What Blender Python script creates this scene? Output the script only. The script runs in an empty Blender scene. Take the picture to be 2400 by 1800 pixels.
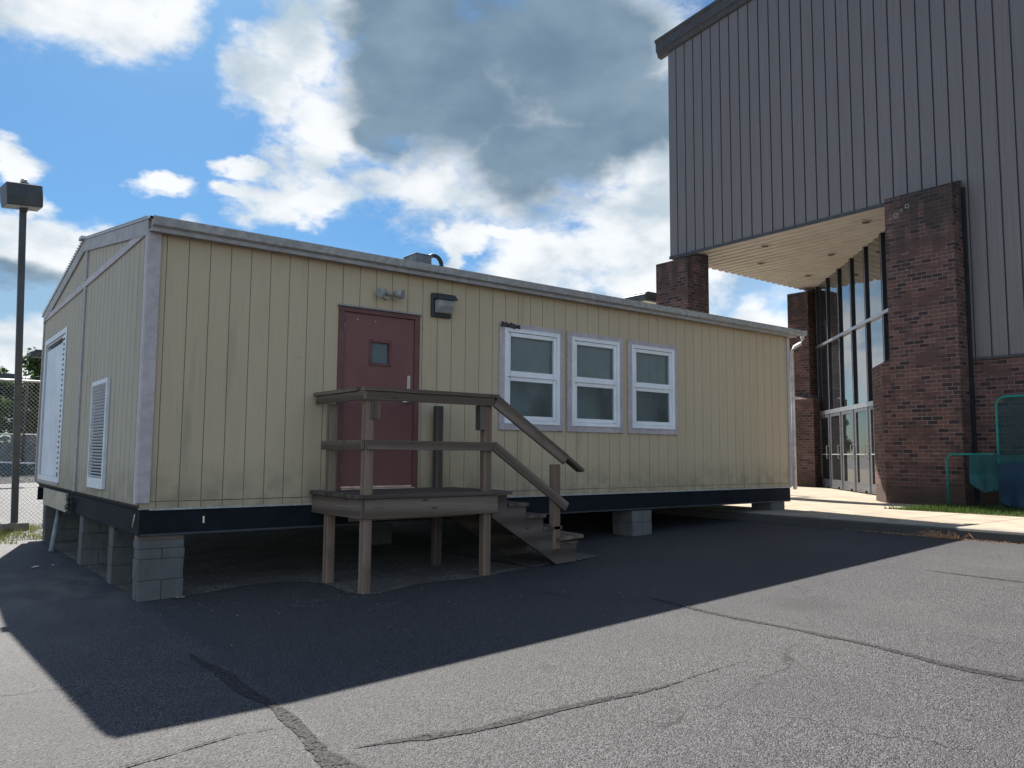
import bpy, bmesh, math, random
from mathutils import Vector, Matrix, noise
R=math.radians
rnd=random.Random(11)
SC=bpy.context.scene
COL=SC.collection
# ------------------------------------------------------------------ camera
cam=bpy.data.cameras.new('camera'); cam.sensor_width=36; cam.lens=36*1851.4/2400
cam.clip_start=0.05; cam.clip_end=3000
co=bpy.data.objects.new('camera',cam); COL.objects.link(co)
right=Vector((0.79025067,-0.61274711,0.00669784)); up=Vector((-0.05927879,-0.0655629,0.99608611)); fwd=Vector((0.60990975,0.78755475,0.08813403))
m=Matrix.Identity(4)
for i in range(3):
    m[i][0]=right[i]; m[i][1]=up[i]; m[i][2]=-fwd[i]
m.translation=Vector((-1.779,-7.872,0.514))
co.matrix_world=m
SC.camera=co
# ------------------------------------------------------------------ exposure, sun
SC.view_settings.view_transform='Standard'; SC.view_settings.look='None'; SC.view_settings.gamma=1
SC.view_settings.exposure=1.62
SUN=Vector((.24,.965,1.0)).normalized()
sl=bpy.data.lights.new('sun','SUN'); sl.energy=3.9; sl.angle=R(.5); sl.color=(1,.95,.87)
so=bpy.data.objects.new('sun',sl); COL.objects.link(so); so.location=(20,80,90)
so.rotation_euler=SUN.to_track_quat('Z','Y').to_euler()
# ------------------------------------------------------------------ world: sky and clouds
W=bpy.data.worlds.new('World'); SC.world=W; W.use_nodes=True
def world():
    nt=W.node_tree; N=nt.nodes; L=nt.links; N.clear()
    def n(t,**k):
        x=N.new(t)
        for a,b in k.items(): setattr(x,a,b)
        return x
    def setin(node,i,v):
        if isinstance(v,bpy.types.NodeSocket): L.new(v,node.inputs[i])
        elif v is not None: node.inputs[i].default_value=v
    def M(op,a,b=None,c=None,clamp=False):
        x=n('ShaderNodeMath',operation=op,use_clamp=clamp); setin(x,0,a); setin(x,1,b); setin(x,2,c); return x.outputs[0]
    def V(op,a,b=None):
        x=n('ShaderNodeVectorMath',operation=op); setin(x,0,a); setin(x,1,b)
        return x.outputs['Value'] if op=='LENGTH' else x.outputs[0]
    def ss(v,a,b):
        x=n('ShaderNodeMapRange',interpolation_type='SMOOTHSTEP'); setin(x,0,v); setin(x,1,a); setin(x,2,b); return x.outputs[0]
    def mixc(f,a,b):
        x=n('ShaderNodeMix',data_type='RGBA'); setin(x,0,f); setin(x,6,a); setin(x,7,b); return x.outputs[2]
    def nz(vec,scale,det,rough=.55):
        x=n('ShaderNodeTexNoise'); L.new(vec,x.inputs['Vector']); x.inputs['Scale'].default_value=scale; x.inputs['Detail'].default_value=det; x.inputs['Roughness'].default_value=rough; return x
    tc=n('ShaderNodeTexCoord'); g=tc.outputs['Generated']
    sx=n('ShaderNodeSeparateXYZ'); L.new(g,sx.inputs[0])
    az=M('MULTIPLY',M('ARCTAN2',sx.outputs[1],sx.outputs[0]),57.2958)
    el=M('MULTIPLY',M('ARCSINE',sx.outputs[2]),57.2958)
    st=V('MULTIPLY',g,(1,1,1.7))
    w=nz(st,7,5)
    warp=V('MULTIPLY',V('SUBTRACT',w.outputs['Color'],(.5,.5,.5)),(11,7,0))
    c=n('ShaderNodeCombineXYZ'); L.new(az,c.inputs[0]); L.new(el,c.inputs[1])
    P=V('ADD',c.outputs[0],warp)
    f1=nz(st,13,8,.62).outputs['Fac']; f2=nz(V('ADD',st,(3.1,7.7,1.3)),4.5,6,.55).outputs['Fac']
    def blobs(lst):
        cur=None
        for (a,e,ra,re) in lst:
            d=M('SUBTRACT',1.0,V('LENGTH',V('MULTIPLY',V('SUBTRACT',P,(a,e,0)),(1/ra,1/re,0))))
            cur=d if cur is None else M('MAXIMUM',cur,d)
        return cur
    white=blobs([(82.5,27.9,7.5,4.2),(76.8,27.2,3.6,2.8),(66,5.5,8,3.2),(60,8.5,5,3.0),(70,9.5,4,2.4),(56,5,5,3),(63,12.2,4,1.4),
        (68,27.3,4.6,3.2),(69.8,23.8,3.4,3.4),(66,21.6,4.6,3.6),(65,30,3.6,3),(66.8,19.6,4.5,2.2),
        (59.6,18.4,7.5,1.9),(67.5,17.5,5,1.4),(72.2,17.6,2.2,.7),
        (56,25.5,13,10),(47,26,10,10),(51,22,9,7.5),(60,28,9,8),
        (44.2,16.4,5.5,5.2),(49.8,14.6,4.8,3.2),(41.5,20,4,6),(41,13,5,3.5),(55.8,15.8,2.6,1.2),(52.4,16.2,5,.8),(57,14.6,1.4,1.2),
        (76.8,17.7,2.2,.9),(72.1,19.0,1.6,.6),(85.6,17.2,2.6,1.0),(83.4,15.8,1.8,.7),
        (84,12.6,6.5,3.4),(80.5,13.6,4,1.6),(75,14.4,3,1.5),(84.5,4.8,4,2.6),
        (34.0,8.2,3.6,2.4),(30,6,4,3),(89,11,3,2.5)])
    thin=blobs([(83,9.5,6,4),(37,12,9,5),(70,13,8,1.2),(62,13,8,2),(50,11,14,3.5),(43,22,8,11),(60,8,30,3)])
    grey=blobs([(57.2,24.9,8.6,6.4),(61.5,28.5,5,4.5),(61,22.4,4,2.8),(50,21.0,6.5,4.4),(47.5,27.5,7.5,6.5),(54,31,11,7),(44.5,23.5,6,4.5),(84.5,10.2,4.4,1.9),(40,24,4,4)])
    # clouds elsewhere in the sky (behind and above the camera)
    far=M('ABSOLUTE',M('SUBTRACT',az,52)); outm=M('MAXIMUM',ss(far,37,52),ss(el,30,40))
    gen=M('MULTIPLY',M('SUBTRACT',f2,.51),4.0)
    gen=M('ADD',M('MULTIPLY',gen,outm),M('MULTIPLY',M('SUBTRACT',1,outm),-3))
    fb=M('MULTIPLY',M('SUBTRACT',f1,.5),2.2)
    dw=M('ADD',M('MAXIMUM',M('MULTIPLY',white,1.25),gen),fb)
    mask=M('MULTIPLY',ss(dw,-.22,.62),.97)
    mthin=M('MULTIPLY',ss(M('ADD',thin,M('MULTIPLY',M('SUBTRACT',f2,.5),3.0)),-.1,1.0),.62)
    gm=ss(M('ADD',M('MULTIPLY',grey,1.7),M('MULTIPLY',fb,.33)),-.20,.85)
    f3=nz(V('ADD',st,(9.1,2.7,5.3)),9,6,.5).outputs['Fac']
    wc=mixc(ss(f3,.30,.60),(.50,.60,.68,1),(.93,.95,.97,1))
    gc=mixc(ss(f3,.25,.80),(.155,.235,.32,1),(.27,.37,.46,1))
    cc=mixc(gm,wc,gc)
    sky=n('ShaderNodeTexSky',sky_type='NISHITA'); sky.sun_disc=False
    sky.sun_elevation=math.asin(SUN.z); sky.sun_rotation=math.atan2(SUN.x,SUN.y); sky.air_density=1.0; sky.dust_density=.6; sky.ozone_density=2.2; sky.altitude=0
    sdot=n('ShaderNodeVectorMath',operation='DOT_PRODUCT'); L.new(g,sdot.inputs[0]); sdot.inputs[1].default_value=tuple(SUN)
    gr=mixc(ss(sdot.outputs['Value'],.2,.85),(1.65,1.58,1.50,1),(.225,.40,.53,1))
    mm=n('ShaderNodeMix',data_type='RGBA',blend_type='MULTIPLY'); mm.inputs[0].default_value=1; L.new(sky.outputs[0],mm.inputs[6]); L.new(gr,mm.inputs[7])
    b1=n('ShaderNodeBackground'); L.new(mm.outputs[2],b1.inputs[0]); b1.inputs[1].default_value=.06
    b2=n('ShaderNodeBackground'); L.new(cc,b2.inputs[0]); b2.inputs[1].default_value=.345
    b3=n('ShaderNodeBackground'); b3.inputs[0].default_value=(.50,.68,.85,1); b3.inputs[1].default_value=.25
    m1=n('ShaderNodeMixShader'); L.new(mthin,m1.inputs[0]); L.new(b1.outputs[0],m1.inputs[1]); L.new(b3.outputs[0],m1.inputs[2])
    m2=n('ShaderNodeMixShader'); L.new(mask,m2.inputs[0]); L.new(m1.outputs[0],m2.inputs[1]); L.new(b2.outputs[0],m2.inputs[2])
    o=n('ShaderNodeOutputWorld'); L.new(m2.outputs[0],o.inputs[0])
world()
# ------------------------------------------------------------------ materials
MATS={}
class NT:
    def __init__(s,name,spec=.3):
        s.m=bpy.data.materials.new(name); s.m.use_nodes=True; s.t=s.m.node_tree; s.t.nodes.clear()
        s.o=s.n('ShaderNodeOutputMaterial'); s.p=s.n('ShaderNodeBsdfPrincipled'); s.L(s.p.outputs[0],s.o.inputs[0])
        s.p.inputs['Specular IOR Level'].default_value=spec
        s.tc=s.n('ShaderNodeTexCoord'); s.uv=s.tc.outputs['UV']; s.ob=s.n('ShaderNodeNewGeometry').outputs['Position']
        MATS[name]=s.m
    def n(s,t,**k):
        x=s.t.nodes.new(t)
        for a,b in k.items(): setattr(x,a,b)
        return x
    def L(s,a,b): s.t.links.new(a,b)
    def i(s,node,k,v):
        if isinstance(v,bpy.types.NodeSocket): s.L(v,node.inputs[k])
        elif v is not None: node.inputs[k].default_value=v
    def M(s,op,a,b=None,c=None,clamp=False):
        x=s.n('ShaderNodeMath',operation=op,use_clamp=clamp); s.i(x,0,a); s.i(x,1,b); s.i(x,2,c); return x.outputs[0]
    def sep(s,v):
        x=s.n('ShaderNodeSeparateXYZ'); s.L(v,x.inputs[0]); return x.outputs
    def scale(s,v,sc):
        x=s.n('ShaderNodeVectorMath',operation='MULTIPLY'); s.L(v,x.inputs[0]); x.inputs[1].default_value=sc; return x.outputs[0]
    def noise(s,v,sc=1,det=4,r=.55,dist=0):
        x=s.n('ShaderNodeTexNoise'); s.L(v,x.inputs['Vector']); x.inputs['Scale'].default_value=sc; x.inputs['Detail'].default_value=det; x.inputs['Roughness'].default_value=r; x.inputs['Distortion'].default_value=dist; return x.outputs['Fac']
    def ramp(s,v,a,b,lo=0,hi=1,smooth=True):
        x=s.n('ShaderNodeMapRange'); x.interpolation_type='SMOOTHSTEP' if smooth else 'LINEAR'
        s.i(x,0,v); s.i(x,1,a); s.i(x,2,b); s.i(x,3,lo); s.i(x,4,hi); return x.outputs[0]
    def mix(s,f,a,b,mode='MIX'):
        x=s.n('ShaderNodeMix',data_type='RGBA',blend_type=mode); s.i(x,0,f)
        for k,v in ((6,a),(7,b)):
            if isinstance(v,tuple) and len(v)==3: v=v+(1,)
            s.i(x,k,v)
        return x.outputs[2]
    def bump(s,h,dist=.01,st=1):
        x=s.n('ShaderNodeBump'); s.L(h,x.inputs['Height']); x.inputs['Distance'].default_value=dist; x.inputs['Strength'].default_value=st; s.L(x.outputs[0],s.p.inputs['Normal'])
    def done(s,col,rough=.7,metal=0):
        if isinstance(col,tuple): col=col+(1,)
        s.i(s.p,'Base Color',col); s.i(s.p,'Roughness',rough); s.p.inputs['Metallic'].default_value=metal
        return s.m
def c3(c,k): return (c[0]*k,c[1]*k,c[2]*k)
def plain(name,col,rough=.6,metal=0,var=.25,sc=9,bump=0,spec=.3):
    s=NT(name,spec); f=s.noise(s.ob,sc,5); g=s.noise(s.ob,1.3,3)
    c=s.mix(s.ramp(f,.3,.7),c3(col,1-var),c3(col,1+var*.6)); c=s.mix(s.ramp(g,.35,.7,0,.35),c,c3(col,.7))
    if bump: s.bump(s.noise(s.ob,90,4),bump)
    return s.done(c,rough,metal)
# asphalt
def asphalt():
    s=NT('asphalt',.25); x=s.sep(s.ob)
    v=s.n('ShaderNodeTexVoronoi'); s.L(s.ob,v.inputs['Vector']); v.inputs['Scale'].default_value=125
    vc=s.sep(v.outputs['Color'])[0]
    fine=s.noise(s.ob,170,3,.7); mid=s.noise(s.ob,1.1,5,.6); big=s.noise(s.ob,.25,3)
    c=s.mix(s.M('POWER',vc,1.6),(.016,.015,.018),(.175,.166,.170))
    c=s.mix(s.ramp(fine,.4,.8,0,.6),c,(.055,.054,.056))
    v2=s.n('ShaderNodeTexVoronoi'); s.L(s.ob,v2.inputs['Vector']); v2.inputs['Scale'].default_value=34
    speck=s.M('MULTIPLY',s.ramp(v2.outputs['Distance'],.16,.05),s.ramp(s.sep(v2.outputs['Color'])[1],.86,.9))
    c=s.mix(speck,c,(.30,.28,.25))
    c=s.mix(s.ramp(mid,.38,.72,0,.4),c,c3((.05,.05,.053),1))
    wx=s.M('ADD',x[0],s.M('MULTIPLY',s.M('SUBTRACT',s.noise(s.ob,3,4),.5),.18))
    pt=s.noise(s.scale(s.ob,(1,.6,1)),.55,6,.65)
    c=s.mix(s.ramp(pt,.48,.64,0,.20),c,(.13,.125,.12))
    vv=s.n('ShaderNodeTexVoronoi'); s.L(s.ob,vv.inputs['Vector']); vv.inputs['Scale'].default_value=1.9
    spot=s.M('MULTIPLY',s.ramp(s.M('ADD',vv.outputs['Distance'],s.M('MULTIPLY',s.M('SUBTRACT',s.noise(s.ob,14,4),.5),.16)),.17,.05),s.ramp(s.sep(vv.outputs['Color'])[0],.72,.8))
    c=s.mix(s.M('MULTIPLY',spot,.45),c,(.025,.024,.025))
    ck=s.n('ShaderNodeTexVoronoi',feature='DISTANCE_TO_EDGE'); wv=s.n('ShaderNodeVectorMath',operation='ADD'); s.L(s.ob,wv.inputs[0]); wn=s.n('ShaderNodeTexNoise'); s.L(s.ob,wn.inputs['Vector']); wn.inputs['Scale'].default_value=2.2; wn.inputs['Detail'].default_value=7; ws=s.scale(wn.outputs['Color'],(.7,.7,0)); s.L(ws,wv.inputs[1]); s.L(wv.outputs[0],ck.inputs['Vector']); ck.inputs['Scale'].default_value=.34
    crk=s.M('MULTIPLY',s.ramp(ck.outputs['Distance'],.0045,.001),s.ramp(s.noise(s.ob,.7,3),.48,.56))
    c=s.mix(s.M('MULTIPLY',crk,.75),c,(.012,.012,.012))
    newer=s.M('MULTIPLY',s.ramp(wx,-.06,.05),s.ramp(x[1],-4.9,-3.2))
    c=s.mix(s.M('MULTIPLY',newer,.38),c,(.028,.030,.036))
    wear=s.M('MULTIPLY',s.ramp(s.noise(s.scale(s.ob,(1,3.2,1)),1.6,6,.65),.62,.72),s.ramp(x[1],-3.4,-1.2))
    c=s.mix(s.M('MULTIPLY',wear,.3),c,(.15,.14,.125))
    # dusty pale drift by the corner pier
    dd=s.n('ShaderNodeVectorMath',operation='DISTANCE'); s.L(s.ob,dd.inputs[0]); dd.inputs[1].default_value=(-.35,1.3,-.85)
    dust=s.M('MULTIPLY',s.ramp(dd.outputs['Value'],2.3,.2),s.ramp(s.noise(s.scale(s.ob,(2,1,1)),1.4,5),.42,.66))
    c=s.mix(s.M('MULTIPLY',dust,.5),c,(.20,.18,.15))
    # a round worn stain
    de=s.n('ShaderNodeVectorMath',operation='DISTANCE'); s.L(s.ob,de.inputs[0]); de.inputs[1].default_value=(4.26,-4.07,-.71)
    c=s.mix(s.ramp(s.M('ADD',de.outputs['Value'],s.M('MULTIPLY',s.M('SUBTRACT',s.noise(s.ob,6,4),.5),.3)),.42,.1,0,.5),c,(.03,.03,.032))
    h=s.M('ADD',s.M('MULTIPLY',v.outputs['Distance'],-1),s.M('MULTIPLY',fine,.6))
    s.bump(h,.007,1.0)
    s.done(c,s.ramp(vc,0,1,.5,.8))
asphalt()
def tar():
    s=NT('tar_seal',.12); a=s.noise(s.ob,60,4,.7)
    c=s.mix(s.ramp(a,.42,.62),(.028,.026,.027),(.080,.074,.074))
    al=s.ramp(s.noise(s.ob,32,6,.75),.40,.47)
    s.i(s.p,'Alpha',al); s.bump(a,.006); s.done(c,.85)
tar()
def gravel(name,a,b,e,sc=55,bd=.008):
    s=NT(name,.2); v=s.n('ShaderNodeTexVoronoi'); s.L(s.ob,v.inputs['Vector']); v.inputs['Scale'].default_value=sc
    k=s.sep(v.outputs['Color'])[0]; c=s.mix(k,a,b); c=s.mix(s.ramp(s.noise(s.ob,2.5,5,.6),.4,.65),c,e)
    s.bump(s.M('ADD',s.M('MULTIPLY',v.outputs['Distance'],-1),s.noise(s.ob,60,3)),bd); s.done(c,.9)
gravel('gravel_dirt',(.055,.05,.045),(.22,.20,.175),(.10,.092,.08))
gravel('sand_dirt',(.22,.17,.13),(.36,.29,.23),(.18,.145,.11),80,.004)
def court():
    s=NT('far_court',.2); a=s.noise(s.scale(s.ob,(.04,.55,1)),1.3,5,.6); b=s.noise(s.scale(s.ob,(.3,4,1)),1.5,4)
    c=s.mix(s.ramp(a,.42,.58),(.20,.185,.215),(.105,.095,.092)); c=s.mix(s.ramp(b,.45,.65,0,.5),c,(.27,.255,.285))
    c=s.mix(s.ramp(s.M('ABSOLUTE',s.M('SUBTRACT',s.M('FRACT',s.M('DIVIDE',s.sep(s.ob)[1],5.5)),.5)),.012,.006),c,(.5,.5,.5)); s.done(c,.85)
court()
gravel('turf_soil',(.045,.05,.02),(.09,.09,.04),(.05,.055,.022),70,.006)
def concrete(name,col,joint=False,cmu=False):
    s=NT(name,.25); a=s.noise(s.ob,2.2,6,.65); b=s.noise(s.ob,85,4,.7); d=s.noise(s.scale(s.ob,(1,.35,1)),1.0,5)
    c=s.mix(s.ramp(a,.32,.7),c3(col,.72),c3(col,1.12)); c=s.mix(s.ramp(b,.35,.75),c,c3(col,.82)); c=s.mix(s.ramp(d,.52,.72,0,.5),c,c3(col,.62))
    h=b
    if joint:
        y=s.sep(s.ob)[1]; fr=s.M('ABSOLUTE',s.M('SUBTRACT',s.M('FRACT',s.M('DIVIDE',s.M('ADD',y,22.079-.46),.926)),.5))
        j=s.ramp(s.M('MULTIPLY',s.M('SUBTRACT',.5,s.M('ABSOLUTE',s.M('SUBTRACT',fr,0))),.926),.0,.020,1,0)
        c=s.mix(s.M('MULTIPLY',j,.75),c,c3(col,.25)); h=s.M('SUBTRACT',b,s.M('MULTIPLY',j,3))
    if cmu:
        c=s.mix(s.ramp(s.noise(s.scale(s.ob,(6,6,1.2)),1.3,5),.5,.7,0,.5),c,c3(col,.5))
    if name=='kerb_concrete': c=s.mix(s.ramp(s.sep(s.ob)[2],-.402,-.425,0,.92),c,(.05,.048,.047))  # shade of the kerb face put into the colour, dark below its top edge
    s.bump(h,.004 if not cmu else .006); s.done(c,.88)
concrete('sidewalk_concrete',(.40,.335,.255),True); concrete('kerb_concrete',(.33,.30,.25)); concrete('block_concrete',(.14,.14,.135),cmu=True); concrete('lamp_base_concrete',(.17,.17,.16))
def brick():
    s=NT('brick',.2); b=s.n('ShaderNodeTexBrick'); s.L(s.uv,b.inputs['Vector'])
    for k,v in (('Scale',1),('Mortar Size',.0062),('Mortar Smooth',.15),('Bias',0),('Brick Width',.206),('Row Height',.083)): b.inputs[k].default_value=v
    b.inputs['Color1'].default_value=(0,0,0,1); b.inputs['Color2'].default_value=(1,1,1,1); b.inputs['Mortar'].default_value=(.5,.5,.5,1)
    r=s.n('ShaderNodeValToRGB'); s.L(b.outputs['Color'],r.inputs[0]); r.color_ramp.interpolation='LINEAR'
    e=r.color_ramp.elements; e[0].color=(.036,.026,.028,1); e[1].color=(.150,.078,.064,1)
    for p,c in ((.25,(.046,.030,.031,1)),(.32,(.098,.054,.048,1)),(.75,(.120,.062,.053,1))):
        q=e.new(p); q.color=c
    c=s.mix(b.outputs['Fac'],r.outputs[0],(.20,.17,.16))
    # smeared patches where bricks and joints weather to one tone
    c=s.mix(s.ramp(s.noise(s.scale(s.uv,(1,1.6,1)),1.6,5,.6),.46,.62,0,.85),c,(.085,.052,.047))
    c=s.mix(s.ramp(s.noise(s.scale(s.uv,(.8,3.5,1)),3.2,4,.6),.66,.73,0,.6),c,(.34,.25,.23))
    z=s.sep(s.ob)[2]
    stain=s.M('MULTIPLY',s.ramp(z,4.3,5.6),s.ramp(s.noise(s.scale(s.uv,(2.2,.5,1)),1.5,5),.36,.56))
    c=s.mix(s.M('MULTIPLY',stain,.7),c,(.03,.030,.030))
    c=s.mix(s.ramp(s.M('ADD',z,s.M('MULTIPLY',s.noise(s.uv,2.5,4),.5)),.45,-.05,0,.85),c,(.065,.045,.036))
    s.bump(s.M('SUBTRACT',s.noise(s.uv,50,4),s.M('MULTIPLY',b.outputs['Fac'],1.4)),.008); s.done(c,.88)
brick()
def siding(name,base,weather):
    s=NT(name,.25)
    z=s.sep(s.ob)[2]
    a=s.noise(s.scale(s.uv,(1,26,1)),2.2,6,.7); b=s.noise(s.scale(s.uv,(.6,3,1)),1.2,5,.6); g=s.noise(s.scale(s.uv,(1.2,60,1)),3,4,.6)
    c=s.mix(s.ramp(a,.3,.75,0,.6),base,c3(base,.86))
    c=s.mix(s.ramp(b,.5,.75,0,.35),c,(base[0]*.8,base[1]*.86,base[2]*.86))
    if weather:
        c=s.mix(s.ramp(g,.46,.66,0,.75),c,(.30,.275,.235)); c=s.mix(s.ramp(s.noise(s.scale(s.uv,(.5,90,1)),2,3),.5,.72,0,.5),c,(.62,.60,.55))
    pan=s.n('ShaderNodeTexVoronoi'); s.L(s.scale(s.ob,(.82,.82,0)),pan.inputs['Vector']); pan.inputs['Scale'].default_value=1
    c=s.mix(s.M('MULTIPLY',s.sep(pan.outputs['Color'])[0],.28),c,(base[0]*.84,base[1]*.80,base[2]*.80))
    c=s.mix(s.M('MULTIPLY',s.ramp(z,.55,.0),s.ramp(s.noise(s.ob,5,5),.3,.7,.15,.6)),c,(.17,.15,.10))   # splash dirt
    st=s.noise(s.scale(s.ob,(2.6,2.6,.25)),1.6,5,.6)
    c=s.mix(s.ramp(st,.56,.75,0,.35),c,(.20,.19,.13))
    sp=s.n('ShaderNodeTexVoronoi'); s.L(s.ob,sp.inputs['Vector']); sp.inputs['Scale'].default_value=3.1
    c=s.mix(s.M('MULTIPLY',s.ramp(sp.outputs['Distance'],.035,.02),.8),c,(.07,.05,.04))
    rs=s.M('MULTIPLY',s.ramp(s.noise(s.scale(s.ob,(9,9,.5)),1.2,4,.6),.66,.76),s.ramp(s.noise(s.ob,.9,3),.45,.6))
    c=s.mix(s.M('MULTIPLY',rs,.35),c,(.25,.17,.09))
    s.bump(s.M('ADD',a,s.M('MULTIPLY',g,.5)),.006 if weather else .003); s.done(c,.75)
siding('cream_siding',(.51,.41,.275),False); plain('groove_tan',(.19,.16,.12),.9,0,.2); siding('weathered_siding',(.45,.395,.30),True); plain('skirt_siding',(.42,.37,.28),.75,0,.2,5)
def wood(name,c1,c2,c3_,rough=.85):
    s=NT(name,.2)
    w=s.n('ShaderNodeTexWave',wave_type='BANDS',bands_direction='Y'); s.L(s.scale(s.uv,(.22,1.9,1)),w.inputs['Vector'])
    for k,v in (('Scale',.9),('Distortion',9),('Detail',3),('Detail Scale',.5)): w.inputs[k].default_value=v
    f=s.noise(s.scale(s.uv,(2.5,120,1)),1,5,.7); g=s.noise(s.uv,2.3,4)
    c=s.mix(w.outputs['Fac'],c1,c2); c=s.mix(s.ramp(f,.42,.7,0,.65),c,c3_); c=s.mix(s.ramp(g,.55,.75,0,.6),c,c3(c1,.6))
    k=s.n('ShaderNodeTexVoronoi'); s.L(s.scale(s.uv,(2.2,7,1)),k.inputs['Vector']); k.inputs['Scale'].default_value=1
    c=s.mix(s.ramp(k.outputs['Distance'],.12,.03,0,.8),c,c3(c1,.3))
    s.bump(s.M('ADD',f,s.M('MULTIPLY',w.outputs['Fac'],.3)),.003); s.done(c,rough)
wood('weathered_wood',(.115,.085,.064),(.215,.168,.135),(.08,.06,.047)); wood('leg_wood',(.17,.112,.082),(.26,.19,.145),(.10,.07,.053)); wood('step_wood',(.070,.055,.046),(.13,.104,.088),(.05,.04,.034)); wood('dark_wood',(.085,.068,.056),(.15,.125,.105),(.055,.045,.038))
plain('lavender_trim',(.46,.405,.405),.6,0,.14,14,.002); plain('fascia_trim',(.36,.335,.32),.6,0,.18,8,.001); plain('gutter_edge',(.38,.375,.36),.5,0,.25,16)
plain('roof_metal',(.42,.43,.42),.4,.6,.15); plain('black_wrap',(.010,.013,.018),.75,0,.3,3,0,.15); plain('wrap_seam',(.055,.06,.068),.5); plain('underfloor',(.022,.022,.024),.9)
plain('door_red',(.185,.075,.066),.5,0,.08,4,0,.4); plain('door_frame_red',(.15,.068,.062),.55,0,.15,6); plain('drip_cap',(.27,.27,.27),.5)
plain('vinyl_white',(.80,.81,.82),.4,0,.05,6,0,.4); plain('aluminium_sill',(.75,.55,.42),.35,.2); plain('steel_hardware',(.6,.6,.58),.3,.9)
plain('louver_white',(.66,.69,.72),.45,0,.1); plain('alcove_white',(.62,.66,.72),.5,0,.12,3); plain('slot_black',(.01,.01,.012),.8)
plain('lamp_bronze',(.045,.052,.058),.5,0,.2,6); plain('lamp_lens',(.33,.34,.33),.3); plain('light_grey_plastic',(.36,.35,.31),.5); plain('hvac_grey',(.12,.14,.15),.6,.1); plain('rot_dark',(.07,.065,.06),.95,0,.6,30)
plain('white_pipe',(.6,.55,.52),.5); plain('galvanised',(.42,.44,.45),.4,.5); plain('soffit_cream',(.40,.385,.36),.6,0,.08,2); plain('fascia_dark',(.055,.055,.06),.5,.2); plain('mullion_dark',(.022,.024,.03),.45,.3); plain('mullion_face',(.34,.34,.36),.35,.7); plain('door_alu',(.135,.135,.15),.4,.5)
plain('teal_pipe',(.01,.20,.17),.4,0,.15); plain('teal_tarp',(.003,.065,.070),.55,0,.3,5,.003); plain('blue_tarp',(.003,.03,.065),.6,0,.3,5,.003)
plain('dry_straw',(.55,.30,.15),.9,0,.3,40); plain('paper_white',(.8,.8,.78),.8,0,.05); plain('bark',(.09,.07,.055),.9,0,.3,12,.004); plain('net_white',(.7,.7,.7),.8); plain('orange_tape',(.85,.72,.5),.6); plain('pale_spot',(.28,.29,.29),.9); plain('prop_pipe',(.25,.27,.27),.5)
plain('pipe_black',(.03,.033,.036),.6)
def metal_panel():
    s=NT('metal_panel',.5); u=s.sep(s.uv)
    a=s.noise(s.scale(s.uv,(22,.35,1)),1.5,4); b=s.noise(s.scale(s.uv,(.25,.2,1)),1,3)
    c=s.mix(s.ramp(a,.35,.7),(.122,.106,.103),(.152,.132,.128)); c=s.mix(s.ramp(b,.4,.7,0,.4),c,(.14,.128,.13))
    pn=s.n('ShaderNodeTexWhiteNoise',noise_dimensions='1D'); s.L(s.M('FLOOR',s.M('DIVIDE',s.M('ADD',u[0],40-6.70),.303)),pn.inputs['W']); c=s.mix(s.M('MULTIPLY',pn.outputs['Value'],.30),c,(.115,.105,.108))
    c=s.mix(s.ramp(s.noise(s.scale(s.uv,(6,.12,1)),1.5,5,.6),.58,.75,0,.35),c,(.10,.09,.088))
    st=s.n('ShaderNodeTexWave',wave_type='BANDS',bands_direction='X'); s.L(s.uv,st.inputs['Vector']); st.inputs['Scale'].default_value=8.2; st.inputs['Distortion'].default_value=0
    s.bump(s.M('ADD',s.M('MULTIPLY',st.outputs['Fac'],.8),a),.002,.5); s.done(c,.45,.25)
metal_panel()
def leafmat(name,a,b,tr=.35):
    s=NT(name,.25); f=s.noise(s.ob,1.6,3); g=s.noise(s.ob,22,2)
    c=s.mix(s.ramp(f,.35,.65),a,b); c=s.mix(s.ramp(g,.4,.7,0,.5),c,c3(b,1.25))
    d=s.n('ShaderNodeBsdfTranslucent'); s.i(d,0,c)
    mx=s.n('ShaderNodeMixShader'); mx.inputs[0].default_value=tr; s.L(s.p.outputs[0],mx.inputs[1]); s.L(d.outputs[0],mx.inputs[2]); s.L(mx.outputs[0],s.o.inputs[0])
    s.done(c,.6)
leafmat('tree_leaf',(.035,.062,.022),(.075,.115,.035)); leafmat('grass_blade',(.03,.06,.012),(.07,.11,.022),.45); leafmat('grass_blade_dry',(.10,.12,.03),(.20,.20,.06),.4)
def glass(name,tint,refl,rough=.0):
    s=NT(name); g=s.n('ShaderNodeBsdfGlossy'); g.inputs['Color'].default_value=(.93,.95,.97,1); g.inputs['Roughness'].default_value=rough
    d=s.n('ShaderNodeBsdfDiffuse'); d.inputs['Color'].default_value=tint+(1,)
    lw=s.n('ShaderNodeFresnel'); lw.inputs[0].default_value=refl; mx=s.n('ShaderNodeMixShader'); s.L(lw.outputs[0],mx.inputs[0]); s.L(d.outputs[0],mx.inputs[1]); s.L(g.outputs[0],mx.inputs[2]); s.L(mx.outputs[0],s.o.inputs[0])
glass('mirror_glass',(.02,.022,.025),4.5); glass('door_glass',(.014,.016,.016),1.55)
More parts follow.
